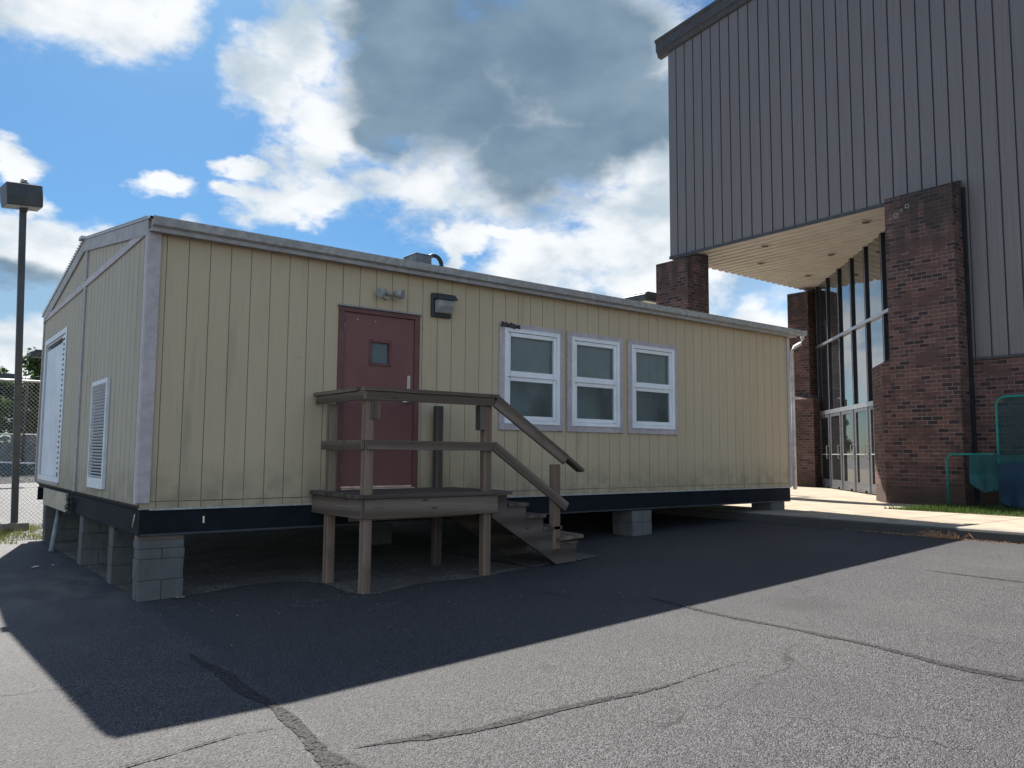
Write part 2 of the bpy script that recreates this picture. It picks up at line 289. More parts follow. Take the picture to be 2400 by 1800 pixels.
def window_glass():
    s=NT('window_glass'); g=s.n('ShaderNodeBsdfGlossy'); g.inputs['Roughness'].default_value=.02
    t=s.n('ShaderNodeBsdfTransparent'); t.inputs[0].default_value=(.78,.85,.86,1); f=s.n('ShaderNodeFresnel'); f.inputs[0].default_value=1.9
    mx=s.n('ShaderNodeMixShader'); s.L(f.outputs[0],mx.inputs[0]); s.L(t.outputs[0],mx.inputs[1]); s.L(g.outputs[0],mx.inputs[2])
    d=s.n('ShaderNodeBsdfDiffuse'); d.inputs[0].default_value=(.30,.36,.35,1); m3=s.n('ShaderNodeMixShader'); s.L(s.ramp(s.noise(s.ob,2.5,5),.3,.7,.16,.30),m3.inputs[0]); s.L(mx.outputs[0],m3.inputs[1]); s.L(d.outputs[0],m3.inputs[2]); s.L(m3.outputs[0],s.o.inputs[0])
window_glass()
plain('blind_slat',(.60,.62,.60),.6,0,.04); plain('room_dark',(.30,.37,.37),.9,0,.25,3)
def net(name,col,cell,th):
    s=NT(name); x=s.sep(s.uv); 
    def ln(v): return s.M('LESS_THAN',s.M('FRACT',s.M('DIVIDE',v,cell)),th)
    a=s.M('MAXIMUM',ln(s.M('ADD',x[0],x[1])),ln(s.M('SUBTRACT',x[0],x[1]))); s.i(s.p,'Alpha',a); s.done(col,.8)
net('dark_net',(.006,.045,.050),.045,.42)
net('far_mesh',(.38,.40,.42),.12,.16)
# ------------------------------------------------------------------ mesh helpers
class MB:
    def __init__(s): s.v=[];s.f=[];s.uv=[];s.sm=[]
    def face(s,pts,uvs=None,sm=False):
        i=len(s.v); s.v+=[tuple(p) for p in pts]; s.f.append(tuple(range(i,i+len(pts)))); s.sm.append(sm)
        if uvs is None:
            p=[Vector(q) for q in pts]; nrm=(p[1]-p[0]).cross(p[2]-p[0])
            a=max(range(3),key=lambda k:abs(nrm[k]))
            uvs=[((q[1],q[2]) if a==0 else (q[0],q[2]) if a==1 else (q[0],q[1])) for q in pts]
        s.uv+=list(uvs); return s
    def box(s,lo,hi,grain=None,M=None):
        """grain: None -> uv is world-like metres; 0/1/2 -> u runs along that axis (wood)"""
        lo=list(lo);hi=list(hi)
        for k in range(3):
            if lo[k]>hi[k]: lo[k],hi[k]=hi[k],lo[k]
        c=[(x,y,z) for x in (lo[0],hi[0]) for y in (lo[1],hi[1]) for z in (lo[2],hi[2])]
        F=((0,1,3,2),(4,6,7,5),(0,4,5,1),(2,3,7,6),(0,2,6,4),(1,5,7,3))
        ou=rnd.uniform(0,50) if grain is not None else 0; ov=rnd.uniform(0,50) if grain is not None else 0
        base=len(s.v); P=[Vector(p) for p in c]; Q=[(M@p) if M else p for p in P]
        s.v+=[tuple(q) for q in Q]
        for f in F:
            s.f.append(tuple(base+k for k in f)); s.sm.append(False)
            pts=[P[k] for k in f]; nrm=(pts[1]-pts[0]).cross(pts[2]-pts[0]); a=max(range(3),key=lambda k:abs(nrm[k]))
            for q in pts:
                if grain is None: s.uv.append((q[1],q[2]) if a==0 else (q[0],q[2]) if a==1 else (q[0],q[1]))
                else:
                    o=[k for k in range(3) if k!=grain and k!=a]; o=o[0] if o else (grain+1)%3
                    s.uv.append((q[grain]+ou,q[o]+ov+ (q[a] if len([k for k in range(3) if k!=grain and k!=a])==0 else 0)))
        return s
    def beam(s,p0,p1,w,h,upv=(0,0,1)):
        """board from p0 to p1; w across, h along up"""
        p0=Vector(p0);p1=Vector(p1);d=(p1-p0);L=d.length;d.normalize();x=d.cross(Vector(upv)).normalized();z=x.cross(d)
        M=Matrix((( d[0],x[0],z[0],p0[0]),(d[1],x[1],z[1],p0[1]),(d[2],x[2],z[2],p0[2]),(0,0,0,1)))
        return s.box((0,-w/2,-h/2),(L,w/2,h/2),0,M)
    def tube(s,pts,r,n=8,cap=True,rr=None):
        pts=[Vector(p) for p in pts]; rings=[]
        for i,p in enumerate(pts):
            d=(pts[min(i+1,len(pts)-1)]-pts[max(i-1,0)]).normalized()
            a=d.cross(Vector((0,0,1))) if abs(d.z)<.9 else d.cross(Vector((1,0,0))); a.normalize(); b=d.cross(a)
            q=rr[i] if rr else r; rings.append([p+a*math.cos(2*math.pi*k/n)*q+b*math.sin(2*math.pi*k/n)*q for k in range(n)])
        base=len(s.v)
        for rg in rings: s.v+=[tuple(q) for q in rg]
        for i in range(len(pts)-1):
            for k in range(n):
                a=base+i*n+k;b=base+i*n+(k+1)%n
                s.f.append((a,b,b+n,a+n)); s.sm.append(n>4); s.uv+=[(i,k/n),(i,(k+1)/n),(i+1,(k+1)/n),(i+1,k/n)]
        if cap:
            for o,rev in ((0,False),((len(pts)-1)*n,True)):
                f=[base+o+k for k in range(n)]; f=f if rev else f[::-1]
                s.f.append(tuple(f)); s.sm.append(False); s.uv+=[(0,0)]*n
        return s
    def prism(s,poly,axis,a,b):
        """polygon given in the two other axes, extruded along axis from a to b"""
        def P(p,t):
            if axis==2: return (p[0],p[1],t)
            if axis==1: return (p[0],t,p[1])
            return (t,p[0],p[1])
        n=len(poly); s.face([P(p,a) for p in poly][::-1]); s.face([P(p,b) for p in poly])
        for i in range(n):
            p,q=poly[i],poly[(i+1)%n]; L=math.hypot(q[0]-p[0],q[1]-p[1]); 
            off=p[1] if abs(q[1]-p[1])>abs(q[0]-p[0]) else p[0]
            if axis==2: uv=[(off,a),(off+L,a),(off+L,b),(off,b)]
            else: uv=None
            s.face([P(p,a),P(q,a),P(q,b),P(p,b)],uv)
        return s
    def build(s,name,mat,parent=None,loc=None,bevel=0,recalc=True):
        me=bpy.data.meshes.new(name); me.from_pydata(s.v,[],s.f)
        ul=me.uv_layers.new(name='UVMap'); 
        for i,u in enumerate(s.uv): ul.data[i].uv=u
        for p,sm in zip(me.polygons,s.sm): p.use_smooth=sm
        me.materials.append(MATS[mat])
        if bevel or recalc:
            bm=bmesh.new(); bm.from_mesh(me)
            if recalc: 
                bmesh.ops.remove_doubles(bm,verts=bm.verts,dist=1e-5)
                bmesh.ops.recalc_face_normals(bm,faces=bm.faces)
            if bevel: bmesh.ops.bevel(bm,geom=list(bm.edges),offset=bevel,segments=1,affect='EDGES',clamp_overlap=True)
            bm.to_mesh(me); bm.free()
        o=bpy.data.objects.new(name,me); COL.objects.link(o)
        if parent is not None:
            o.parent=parent
            o.location=Vector(loc) if loc else -wloc(parent)
        elif loc: o.location=loc
        return o
def wloc(o):
    l=Vector(o.location)
    while o.parent: o=o.parent; l+=Vector(o.location)
    return l
def thing(name,label,cat,loc=(0,0,0),group=None):
    o=bpy.data.objects.new(name,None); o.empty_display_size=.2; COL.objects.link(o); o.location=loc; return tag(o,label,cat,group)
def tag(o,label,cat,group=None,kind=None):
    o['label']=label; o['category']=cat
    if group: o['group']=group
    if kind: o['kind']=kind
    return o
def struct(o): o['kind']='structure'; return o
def origin(o,p):
    """move a one-mesh thing's origin to p without moving the mesh"""
    o.data.transform(Matrix.Translation(-Vector(p))); o.location=p; return o
def lab(o,l): o['label']=l; return o
def copy_tree(o,parent=None):
    c=o.copy(); COL.objects.link(c); c.parent=parent
    for ch in list(o.children): copy_tree(ch,c)
    return c
def gz(x):
    return -.855+.034*min(max(x,0),8.9)
# ------------------------------------------------------------------ ground
def ground():
    b=MB(); xs=[-600,-60,-12,-4,0,8.9,9.19,9.3,40,600]; z=[-1.0,-.93,-.90,-.875,-.855,gz(8.9),-.548,-.60,-.62,-1]
    ys=[-600,-60,-12,0,9,60,600]
    for i in range(len(xs)-1):
        for j in range(len(ys)-1):
            b.face([(xs[i],ys[j],z[i]),(xs[i+1],ys[j],z[i+1]),(xs[i+1],ys[j+1],z[i+1]),(xs[i],ys[j+1],z[i])])
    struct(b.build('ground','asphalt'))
ground()
def strip(pts,w,seed,name='tar_strip'):
    r=random.Random(seed); b=MB(); P=[]
    for i in range(len(pts)-1):
        n=max(2,int(math.dist(pts[i],pts[i+1])/.07))
        for k in range(n): P.append([pts[i][q]+(pts[i+1][q]-pts[i][q])*k/n for q in (0,1)])
    P.append(list(pts[-1])); Lp=[];Rp=[]
    for i,p in enumerate(P):
        a=P[max(i-1,0)];c=P[min(i+1,len(P)-1)];dx,dy=c[0]-a[0],c[1]-a[1];L=math.hypot(dx,dy);nx,ny=-dy/L,dx/L
        t=min(1,min(i,len(P)-1-i)/6+.12); ww=w*t*(.72+.5*noise.noise(Vector((p[0]*3,p[1]*3,seed)))+r.uniform(-.12,.12))
        off=w*.5*noise.noise(Vector((p[0]*1.5,p[1]*1.5,seed+9)))
        for side,lst in ((1,Lp),(-1,Rp)):
            x=p[0]+nx*(off+side*ww/2)+r.uniform(-.006,.006);y=p[1]+ny*(off+side*ww/2)+r.uniform(-.006,.006); lst.append((x,y,gz(x)+.004))
    for i in range(len(P)-1): b.face([Rp[i],Rp[i+1],Lp[i+1],Lp[i]])
    return struct(b.build(name,'tar_seal',recalc=False))
strip([(-.09,-2.2),(-.12,-3.1),(-.09,-3.6),(-.13,-4.3),(-.2,-5.2),(-.22,-7)],.145,1)
strip([(-.06,-4.42),(.23,-4.5),(.51,-4.6),(1.02,-4.66),(1.5,-4.71),(1.9,-4.75)],.085,2)
strip([(1.9,-4.75),(2.2,-4.745),(2.6,-4.75)],.015,3)
strip([(3.5,-3.0),(3.43,-3.7),(3.42,-4.3),(3.41,-5.0),(3.34,-5.6),(3.31,-6.4),(3.32,-8)],.10,4)
strip([(2.95,-2.15),(3.05,-2.5)],.09,5)
strip([(3.05,-2.5),(3.4,-3.1)],.02,15)
strip([(6.51,-4.0),(6.51,-5.2),(6.5,-7)],.07,6)
strip([(-1.2,-4.08),(-.61,-3.96),(-.38,-3.91),(-.16,-3.95)],.014,7)
strip([(-.25,-2.35),(-.2,-2.62),(-.14,-2.75)],.014,8)
def sheet(name,poly,z,mat,dz=.004,kind='structure',sub=0):
    b=MB(); b.face([(p[0],p[1],(gz(p[0])+dz) if z is None else z) for p in poly]); o=b.build(name,mat,recalc=False); o['kind']=kind
    bm=bmesh.new(); bm.from_mesh(o.data); bmesh.ops.triangulate(bm,faces=bm.faces); bm.to_mesh(o.data); bm.free(); return o
def rough_edge(poly,seed,amp=.03,step=.12):
    out=[];r=random.Random(seed)
    for i in range(len(poly)):
        a,c=poly[i],poly[(i+1)%len(poly)];n=max(1,int(math.dist(a,c)/step)) if math.dist(a,c)<6 else 1
        for k in range(n): out.append((a[0]+(c[0]-a[0])*k/n+r.uniform(-amp,amp)*(k>0),a[1]+(c[1]-a[1])*k/n+r.uniform(-amp,amp)*(k>0)))
    return out
sheet('gravel_strip',rough_edge([(.06,-.03),(.41,-.05),(1.0,.12),(1.36,.05),(1.6,-.1),(1.69,-.48),(1.64,-.92),(1.71,-1.14),(1.84,-1.19),(2.27,-1.06),(2.73,-1.09),(3.08,-1.16),(3.41,-1.07),(3.75,-1.08),(3.75,1.0),(4.4,1.2),(4.4,6.6),(.05,6.6)],3,.025),None,'gravel_dirt',.004)
sheet('concrete_pad',rough_edge([(3.79,-1.10),(4.43,-1.08),(4.85,-1.02),(4.85,.9),(3.79,.9)],5,.01),None,'gravel_dirt',.010)
sheet('dirt_patch',rough_edge([(-.75,2.05),(-.1,2.2),(.04,2.6),(.04,6.5),(-.1,6.55),(-.3,5.4),(-1.1,4.6),(-1.6,3.3)],8,.06),-.866,'gravel_dirt')
sheet('sand_verge',rough_edge([(-3.5,4.9),(-1.6,4.9),(-.75,5.1),(-.3,5.9),(-.05,6.6),(-.05,6.9),(-3.5,6.6)],9,.06),-.872,'sand_dirt')
sheet('lawn_soil',[(-12,6.2),(-.6,6.2),(.0,6.5),(4.4,6.6),(9.0,6.6),(9.0,9.1),(-12,9.1)],-.862,'turf_soil')
sheet('tennis_court',[(-60,9.1),(9.1,9.1),(60,14),(60,58),(-60,58)],-.858,'far_court')
# sidewalk, kerb
def walk():
    b=MB()
    prof=[(9.20,-.60),(9.205,-.44),(9.225,-.41),(9.26,-.40),(9.38,-.40)]
    for i in range(len(prof)-1):
        (x0,z0),(x1,z1)=prof[i],prof[i+1]
        ys=[-40]+[k*1.0 for k in range(-12,13)]+[40]
        for j in range(len(ys)-1): b.face([(x0,ys[j],z0),(x0,ys[j+1],z0),(x1,ys[j+1],z1),(x1,ys[j],z1)])
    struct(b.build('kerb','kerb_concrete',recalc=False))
    b=MB(); b.face([(9.384,-40,-.402),(12.0,-40,-.404),(12.0,40,-.404),(9.384,40,-.402)]); b.face([(12.0,-.75,-.404),(15.2,-.75,-.468),(15.2,40,-.468),(12.0,40,-.404)]); b.face([(15.2,.2,-.468),(40,.2,-.468),(40,40,-.468),(15.2,40,-.468)])
    b.face([(9.38,-40,-.43),(9.38,40,-.43),(9.384,40,-.402),(9.384,-40,-.402)])
    struct(b.build('sidewalk','sidewalk_concrete',recalc=False))
    b=MB(); b.face([(12.0,-40,-.41),(15.2,-40,-.45),(15.2,-.75,-.45),(12.0,-.75,-.41)]); struct(b.build('planting_bed','turf_soil',recalc=False))
walk()
def grass(name,label,area,n,h,mat,zf,seed):
    r=random.Random(seed); b=MB()
    for _ in range(n):
        x=r.uniform(area[0],area[1]); y=r.uniform(area[2],area[3])
        if not area[4](x,y): continue
        if noise.noise(Vector((x*1.7,y*1.7,seed)))<-.28 and r.random()<.75: continue
        z=zf(x,y); a=r.uniform(0,6.28); hh=h*r.uniform(.45,1.25)*(1+.5*noise.noise(Vector((x,y,3)))); w=.007
        dx,dy=math.cos(a)*w,math.sin(a)*w; lx,ly=r.gauss(0,.3)*hh,r.gauss(0,.3)*hh
        b.v+=[(x-dx,y-dy,z),(x+dx,y+dy,z),(x+lx,y+ly,z+hh)]; k=len(b.v); b.f.append((k-3,k-2,k-1)); b.uv+=[(0,0)]*3; b.sm.append(False)
    o=b.build(name,mat,recalc=False); return tag(o,label,'grass',kind='stuff')
grass('grass','dark shaded grass along the foot of the brick gym wall',(12.02,15.0,-9,-.75,lambda x,y:not(14.6<x and -1.1<y)),16000,.075,'grass_blade',lambda x,y:-.41-.0125*(x-12),1)
grass('grass','sunlit yellow green grass strip behind the trailer by the chain link fence',(-4,4.3,5.6,9.0,lambda x,y:(y>6.35 or (x<-.3 and y>6.0+.3*noise.noise(Vector((x*2,0,0)))))),15000,.085,'grass_blade_dry',lambda x,y:-.865,2)
# ------------------------------------------------------------------ portable classroom
XL,YW=10.40,6.77
bld=thing('portable_classroom','long cream portable classroom trailer with grooved siding raised on concrete blocks','portable building',(0,0,0))
def boards(u0,u1,zlo,zhi,openings,pitch,emit,gap=.009,off=0):
    """vertical boards with grooves; emit(u0,u1,z0,z1). openings: (u0,u1,z0,z1). zhi may be a function of u"""
    u=u0-off
    while u<u1-1e-6:
        a,b_=max(u,u0)+gap/2,min(u+pitch,u1)-gap/2; u+=pitch
        if b_-a<.01: continue
        cuts=sorted({a,b_}|{q for o in openings for q in (o[0],o[1]) if a<q<b_})
        for c0,c1 in zip(cuts,cuts[1:]):
            mid=(c0+c1)/2; spans=[(zlo,None)]
            op=[o for o in openings if o[0]<mid<o[1]]
            if not op: emit(c0,c1,zlo,None)
            else:
                o=op[0]
                if o[2]>zlo: emit(c0,c1,zlo,o[2])
                emit(c0,c1,o[3],None)
WIN=[(4.19,5.08,.905,2.09),(5.325,6.20,.905,2.085),(6.48,7.365,.905,2.08)]
def front_wall():
    ops=[(w[0]+.03,w[1]-.03,w[2]+.03,w[3]-.03) for w in WIN]+[(1.95,2.92,.0,2.09)]
    b=MB()
    def em(a,c,z0,z1): b.box((a,-.0,z0),(c,.0058,2.66 if z1 is None else z1),2)
    boards(.0,XL,.055,2.66,ops,.2032,em,.0075,.06)
    # lapped bottom strip below the panels
    for k in range(52):
        a=k*.2032-.06; b.box((max(a,0)+.003,-.003,-.012),(min(a+.2032,XL)-.003,.010,.046+.004*noise.noise(Vector((k*.4,0,0)))),0)
    b.build('front_siding','cream_siding',bld)
    b=MB()
    def em2(a,c,z0,z1): b.box((a,.006,z0),(c,.03,2.66 if z1 is None else z1))
    boards(0,XL,-.01,2.66,ops,XL,em2,0)
    b.build('groove_backing','groove_tan',bld)
front_wall()
def zr(y): # gable roof underside
    return 2.68+ (3.20-2.68)*(1-abs(y-YW/2)/(YW/2))
AL=(4.55,6.36,.10,2.15)
def gable():
    LV=(1.44,2.28,.11,1.30)
    b=MB()
    def em(a,c,z0,z1):
        if z1 is None: 
            zt0,zt1=zr(a)-.05,zr(c)-.05
            b.prism([(a,z0),(c,z0),(c,zt1),(a,zt0)],0,-.012,0)
        else: b.prism([(a,z0),(c,z0),(c,z1),(a,z1)],0,-.012,0)
    boards(.0,YW,.02,None,[(AL[0],AL[1],AL[2],AL[3])],.2032,em,.012)
    # fix uv: grain vertical
    o=b.build('gable_siding','weathered_siding',bld)
    uvl=o.data.uv_layers[0].data; me=o.data
    for p in me.polygons:
        k=int(me.vertices[p.vertices[0]].co.y/.2032)
        for li,vi in zip(p.loop_indices,p.vertices):
            c=me.vertices[vi].co; uvl[li].uv=(c.z+k*3.7,c.y+k*1.3)
    b=MB()
    for (a,c) in ((0,AL[0]),(AL[1],YW)): b.prism([(a,0),(c,0),(c,zr(c)-.04),(YW/2,zr(YW/2)-.04),(a,zr(a)-.04)] if a<YW/2<c else [(a,0),(c,0),(c,zr(c)-.04),(a,zr(a)-.04)],0,0,.02)
    b.prism([(AL[0],AL[3]),(AL[1],AL[3]),(AL[1],zr(AL[1])-.04),(AL[0],zr(AL[0])-.04)],0,0,.02)
    b.prism([(AL[0],0),(AL[1],0),(AL[1],AL[2]),(AL[0],AL[2])],0,0,.02)
    b.build('groove_backing','rot_dark',bld)
    # horizontal band, rake boards, seam strip
    b=MB(); b.box((-.032,.10,2.575),(-.013,YW,2.655),1); b.build('gable_band','lavender_trim',bld,bevel=.002)
    for s,(y0,y1) in enumerate(((.0,YW/2),(YW/2,YW))):
        b=MB(); z0,z1=zr(y0),zr(y1); b.prism([(y0,z0-.13),(y1,z1-.13),(y1,z1+.03),(y0,z0+.03)],0,-.036,-.0135); b.build('rake_board','fascia_trim',bld)
    b=MB(); b.box((-.034,3.15,.02),(-.0125,3.27,2.572),2); b.box((-.034,3.15,2.66),(-.0125,3.30,zr(3.2)-.135),2); b.build('seam_strip','fascia_trim',bld,bevel=.002)
    # far corner boards
    b=MB(); b.box((-.030,YW-.07,.02),(-.013,YW+.01,2.57),2); b.build('corner_trim','fascia_trim',bld)
gable()
b=MB(); b.box((-.030,-.028,.04),(.085,-.004,2.60),2); b.build('corner_trim','lavender_trim',bld,bevel=.002)
b=MB(); b.box((-.034,-.004,.03),(-.0135,.09,2.60),2); b.build('corner_trim','lavender_trim',bld,bevel=.002)
b=MB(); b.box((XL-.055,-.024,.0),(XL+.02,-.004,2.60),2); b.build('corner_trim','lavender_trim',bld,bevel=.002)
# other walls, floor, roof
b=MB(); b.box((0.02,YW-.03,0),(XL,YW,2.66)); b.box((XL-.02,.031,0),(XL,YW-.031,2.66)); b.prism([(0.0,2.665),(YW,2.665),(YW/2,3.19)],0,XL-.022,XL); b.build('back_wall','cream_siding',bld)
b=MB(); b.box((.025,.04,-.02),(XL-.03,YW-.04,-.0)); b.box((.03,.06,-.06),(XL-.03,YW-.06,-.022)); b.build('floor_deck','underfloor',bld)
b=MB()
RY0=-.13;
def rz(y): return 2.700+(3.24-2.700)*(1-abs(y-YW/2)/(YW/2+.13))
for (y0,y1) in ((RY0,YW/2),(YW/2,YW+.13)):
    z0,z1=rz(y0),rz(y1)
    b.face([(-.05,y0,z0),(XL+.12,y0,z0),(XL+.12,y1,z1),(-.05,y1,z1)]); b.face([(-.05,y0,z0-.02),(XL+.12,y0,z0-.02),(XL+.12,y1,z1-.02),(-.05,y1,z1-.02)])
    b.face([(-.05,y0,z0),(-.05,y1,z1),(-.05,y1,z1-.02),(-.05,y0,z0-.02)]); b.face([(XL+.12,y0,z0),(XL+.12,y1,z1),(XL+.12,y1,z1-.02),(XL+.12,y0,z0-.02)])
n=34
for i in range(n):   # ribs of the roof sheet showing at the rake edge
    for sgn in (0,1):
        y=.02+i*YW/2/n if not sgn else YW-(.02+i*YW/2/n)
        b.box((-.058,y,rz(y)+.001),(.3,y+.05,rz(y)+.012))
b.box((-.09,YW/2-.09,rz(YW/2)-.025),(XL+.13,YW/2+.09,rz(YW/2)+.012))
b.build('roof','roof_metal',bld,recalc=False)
# eave: fascia, soffit and gutter edge
b=MB(); b.box((-.03,-.118,2.565),(XL+.10,-.098,2.675),0); b.box((-.03,-.097,2.575),(XL+.10,-.001,2.59)); b.build('fascia','fascia_trim',bld,bevel=.002)
b=MB(); b.prism([(-.12,2.605),(-.165,2.62),(-.185,2.695),(-.175,2.697),(-.158,2.63),(-.12,2.617)],0,-.03,XL+.32); b.box((XL+.315,-.184,2.615),(XL+.32,-.12,2.695)); b.build('gutter','gutter_edge',bld)
b=MB(); b.tube([(XL+.22,-.15,2.61),(XL+.225,-.15,2.54),(XL+.19,-.13,2.47),(XL+.09,-.07,2.40),(XL+.055,-.045,2.33),(XL+.052,-.045,1.2),(XL+.052,-.045,-.06)],.034,8); b.build('downspout','white_pipe',bld)
b=MB(); b.box((.0,.004,-.022),(XL,.022,-.013)); b.box((.09,-.012,-.030),(XL,.003,-.012)); b.build('bottom_flashing','gutter_edge',bld)
# chassis skirt
b=MB(); b.box((.01,.002,-.265),(XL-.02,.05,-.034)); b.box((.01,.051,-.262),(.05,3.70,-.034)); b.box((.02,YW-.06,-.26),(XL-.03,YW-.02,-.06)); b.box((XL-.07,.051,-.262),(XL-.03,YW-.061,-.036))
for k in range(5): b.box((.06,1.0+k*1.3,-.25),(XL-.08,1.1+k*1.3,-.065))
b.build('chassis_skirt','black_wrap',bld,bevel=.004)
b=MB(); b.box((.02,-.006,-.262),(XL-.03,.001,-.245)); b.build('skirt_flange','wrap_seam',bld)
b=MB(); b.tube([(-.004,.12,-.07),(-.006,.15,-.13),(-.006,.18,-.19)],.005,5); b.build('loose_strap','orange_tape',bld)
b=MB(); b.box((.575,-.002,-.165),(.592,.0015,-.10)); lab(b.build('marker_tag','orange_tape',bld),'small pale tag on the black skirt')
b=MB(); b.box((-.02,3.82,-.275),(.0,5.80,-.035),2); b.box((-.0205,3.80,-.277),(.004,3.818,-.03),2); b.build('skirt_panel','skirt_siding',bld)
b=MB()
for k in range(7):
    r_=random.Random(k); p=[(-.03+r_.uniform(-.03,.02),3.35+r_.uniform(-.25,.3),-.06-.05*j+r_.uniform(-.03,.03)) for j in range(5)]; b.tube(p,.007,5)
b.build('cable_tangle','pipe_black',bld)
b=MB(); b.tube([(.10,5.05,-.28),(-.05,4.55,-.86)],.035,8); lab(b.build('prop_pipe','prop_pipe',bld),'slanting grey pipe under the left end')
# door
dx0,dx1,dz0,dz1=1.99,2.87,.135,2.05
f=MB(); f.box((1.925,-.03,.12),(1.987,.03,2.052),2); f.box((2.873,-.03,.12),(2.94,.03,2.052),2); f.box((1.925,-.03,2.053),(2.94,.03,2.105),0); f.build('door_frame','door_frame_red',bld,bevel=.003)
f=MB(); f.box((1.91,-.05,2.107),(2.955,-.004,2.122)); f.build('drip_cap','drip_cap',bld)
dr=MB()
hx0,hx1,hz0,hz1=2.325,2.545,1.515,1.745
dr.box((dx0,-.008,dz0+.02),(hx0,.03,dz1)); dr.box((hx1,-.008,dz0+.02),(dx1,.03,dz1)); dr.box((hx0,-.008,dz0+.02),(hx1,.03,hz0)); dr.box((hx0,-.008,hz1),(hx1,.03,dz1))
door=dr.build('door','door_red',bld)
def rect_frame(b,x0,x1,z0,z1,w,y0,y1,g=None):
    b.box((x0,y0,z0),(x0+w,y1,z1),2 if g else None); b.box((x1-w,y0,z0),(x1,y1,z1),2 if g else None)
    b.box((x0+w,y0,z0),(x1-w,y1,z0+w),0 if g else None); b.box((x0+w,y0,z1-w),(x1-w,y1,z1),0 if g else None)
def child(b,name,mat,parent,**k):
    return b.build(name,mat,parent,**k)
b=MB(); rect_frame(b,hx0-.03,hx1+.03,hz0-.03,hz1+.03,.03,-.018,-.0085); child(b,'window_frame','door_frame_red',door,bevel=.003)
b=MB(); b.face([(hx0,.006,hz0),(hx1,.006,hz0),(hx1,.006,hz1),(hx0,.006,hz1)]); child(b,'window_pane','window_glass',door,recalc=False)
b=MB(); b.box((hx0-.05,.031,hz0-.05),(hx1+.05,.10,hz1+.05)); child(b,'dark_interior','room_dark',door)
b=MB(); b.box((2.795,-.013,1.245),(2.832,-.0085,1.40)); child(b,'lock_plate','steel_hardware',door,bevel=.002)
b=MB(); b.tube([(2.815,-.010,1.095),(2.815,-.06,1.095)],.012,8); b.tube([(2.825,-.06,1.095),(2.70,-.062,1.092)],.011,8); child(b,'handle','steel_hardware',door)
for zz in (.35,1.1,1.87):
    b=MB(); b.tube([(1.9885,-.017,zz-.055),(1.9885,-.017,zz+.055)],.009,8); child(b,'hinge','drip_cap',door)
for xx in (2.15,2.37):
    b=MB(); b.tube([(xx,-.0085,1.98),(xx,-.012,1.98)],.007,8); child(b,'screw','steel_hardware',door)
b=MB(); b.box((dx0,-.012,dz0+.0),(dx1,.02,dz0+.018)); b.box((dx0-.0,-.05,.117),(dx1+.02,-.014,.130)); b.build('threshold','aluminium_sill',bld)
# windows
for wi,w in enumerate(WIN):
    x0,x1,z0,z1=w
    root=MB(); rect_frame(root,x0-.09,x1+.09,z0-.09,z1+.075,.085,-.026,-.004,True)
    wo=root.build('window','lavender_trim',bld,bevel=.003)
    b=MB(); rect_frame(b,x0,x1,z0,z1,.036,-.034,.05); b.box((x0+.036,-.030,(z0+z1)/2-.012),(x1-.036,.02,(z0+z1)/2+.012)); child(b,'window_frame','vinyl_white',wo,bevel=.003)
    zm=(z0+z1)/2
    for (a,c,yy) in ((z0+.04,zm-.014,-.014),(zm+.014,z1-.04,-.018)):
        s_=MB(); rect_frame(s_,x0+.038,x1-.038,a,c,.05,yy,.02); so_=child(s_,'sash','vinyl_white',wo,bevel=.004)
        g=MB(); g.face([(x0+.086,.002,a+.048),(x1-.086,.002,a+.048),(x1-.086,.002,c-.048),(x0+.086,.002,c-.048)]); child(g,'window_pane','window_glass',so_,recalc=False)
    b=MB()
    rr=random.Random(wi); nsl=26
    zb=zm+.05-(.03 if wi==0 else .0)
    for k in range(nsl):
        z=z1-.05-(z1-.05-zb)*k/nsl; b.box((x0+.05,.052+rr.uniform(-.001,.001),z-.018),(x1-.05,.056,z+.0015*rr.random()),None,Matrix.Translation((0,0,0)))
    child(b,'blind','blind_slat',wo)
    b=MB(); b.face([(x0,.30,z0),(x1,.30,z0),(x1,.30,z1),(x0,.30,z1)]); b.face([(x0,.031,z0),(x0,.30,z0),(x0,.30,z1),(x0,.031,z1)]); b.face([(x1,.031,z0),(x1,.30,z0),(x1,.30,z1),(x1,.031,z1)]); b.face([(x0,.031,z0),(x1,.031,z0),(x1,.30,z0),(x0,.30,z0)]); b.face([(x0,.031,z1),(x1,.031,z1),(x1,.30,z1),(x0,.30,z1)]); child(b,'dark_interior','room_dark',wo,recalc=False)
    b=MB(); rect_frame(b,x0-.012,x1+.012,z0-.012,z1+.012,.014,-.038,-.0265); child(b,'glazing_bead','vinyl_white',wo)
def lump(b,c,sx,sy,sz,seed,n=9):
    for k in range(n):
        r_=random.Random(seed*31+k); x=c[0]+r_.uniform(-sx,sx); z=c[2]+r_.uniform(-sz,sz); s=r_.uniform(.02,.045)
        M=Matrix.Translation((x,c[1]-r_.uniform(0,sy),z))@Matrix.Rotation(r_.uniform(-.5,.5),4,'Y')@Matrix.Rotation(r_.uniform(-.4,.4),4,'X')
        b.box((-s*1.5,-s*.3,-s*.35),(s*1.5,s*.3,s*.35),0,M)
b=MB(); lump(b,(4.27,-.028,2.135),.11,.02,.022,4,16); lab(b.build('rotten_trim','rot_dark',bld,bevel=.004),'rotten splintered wood at the top of the first window')
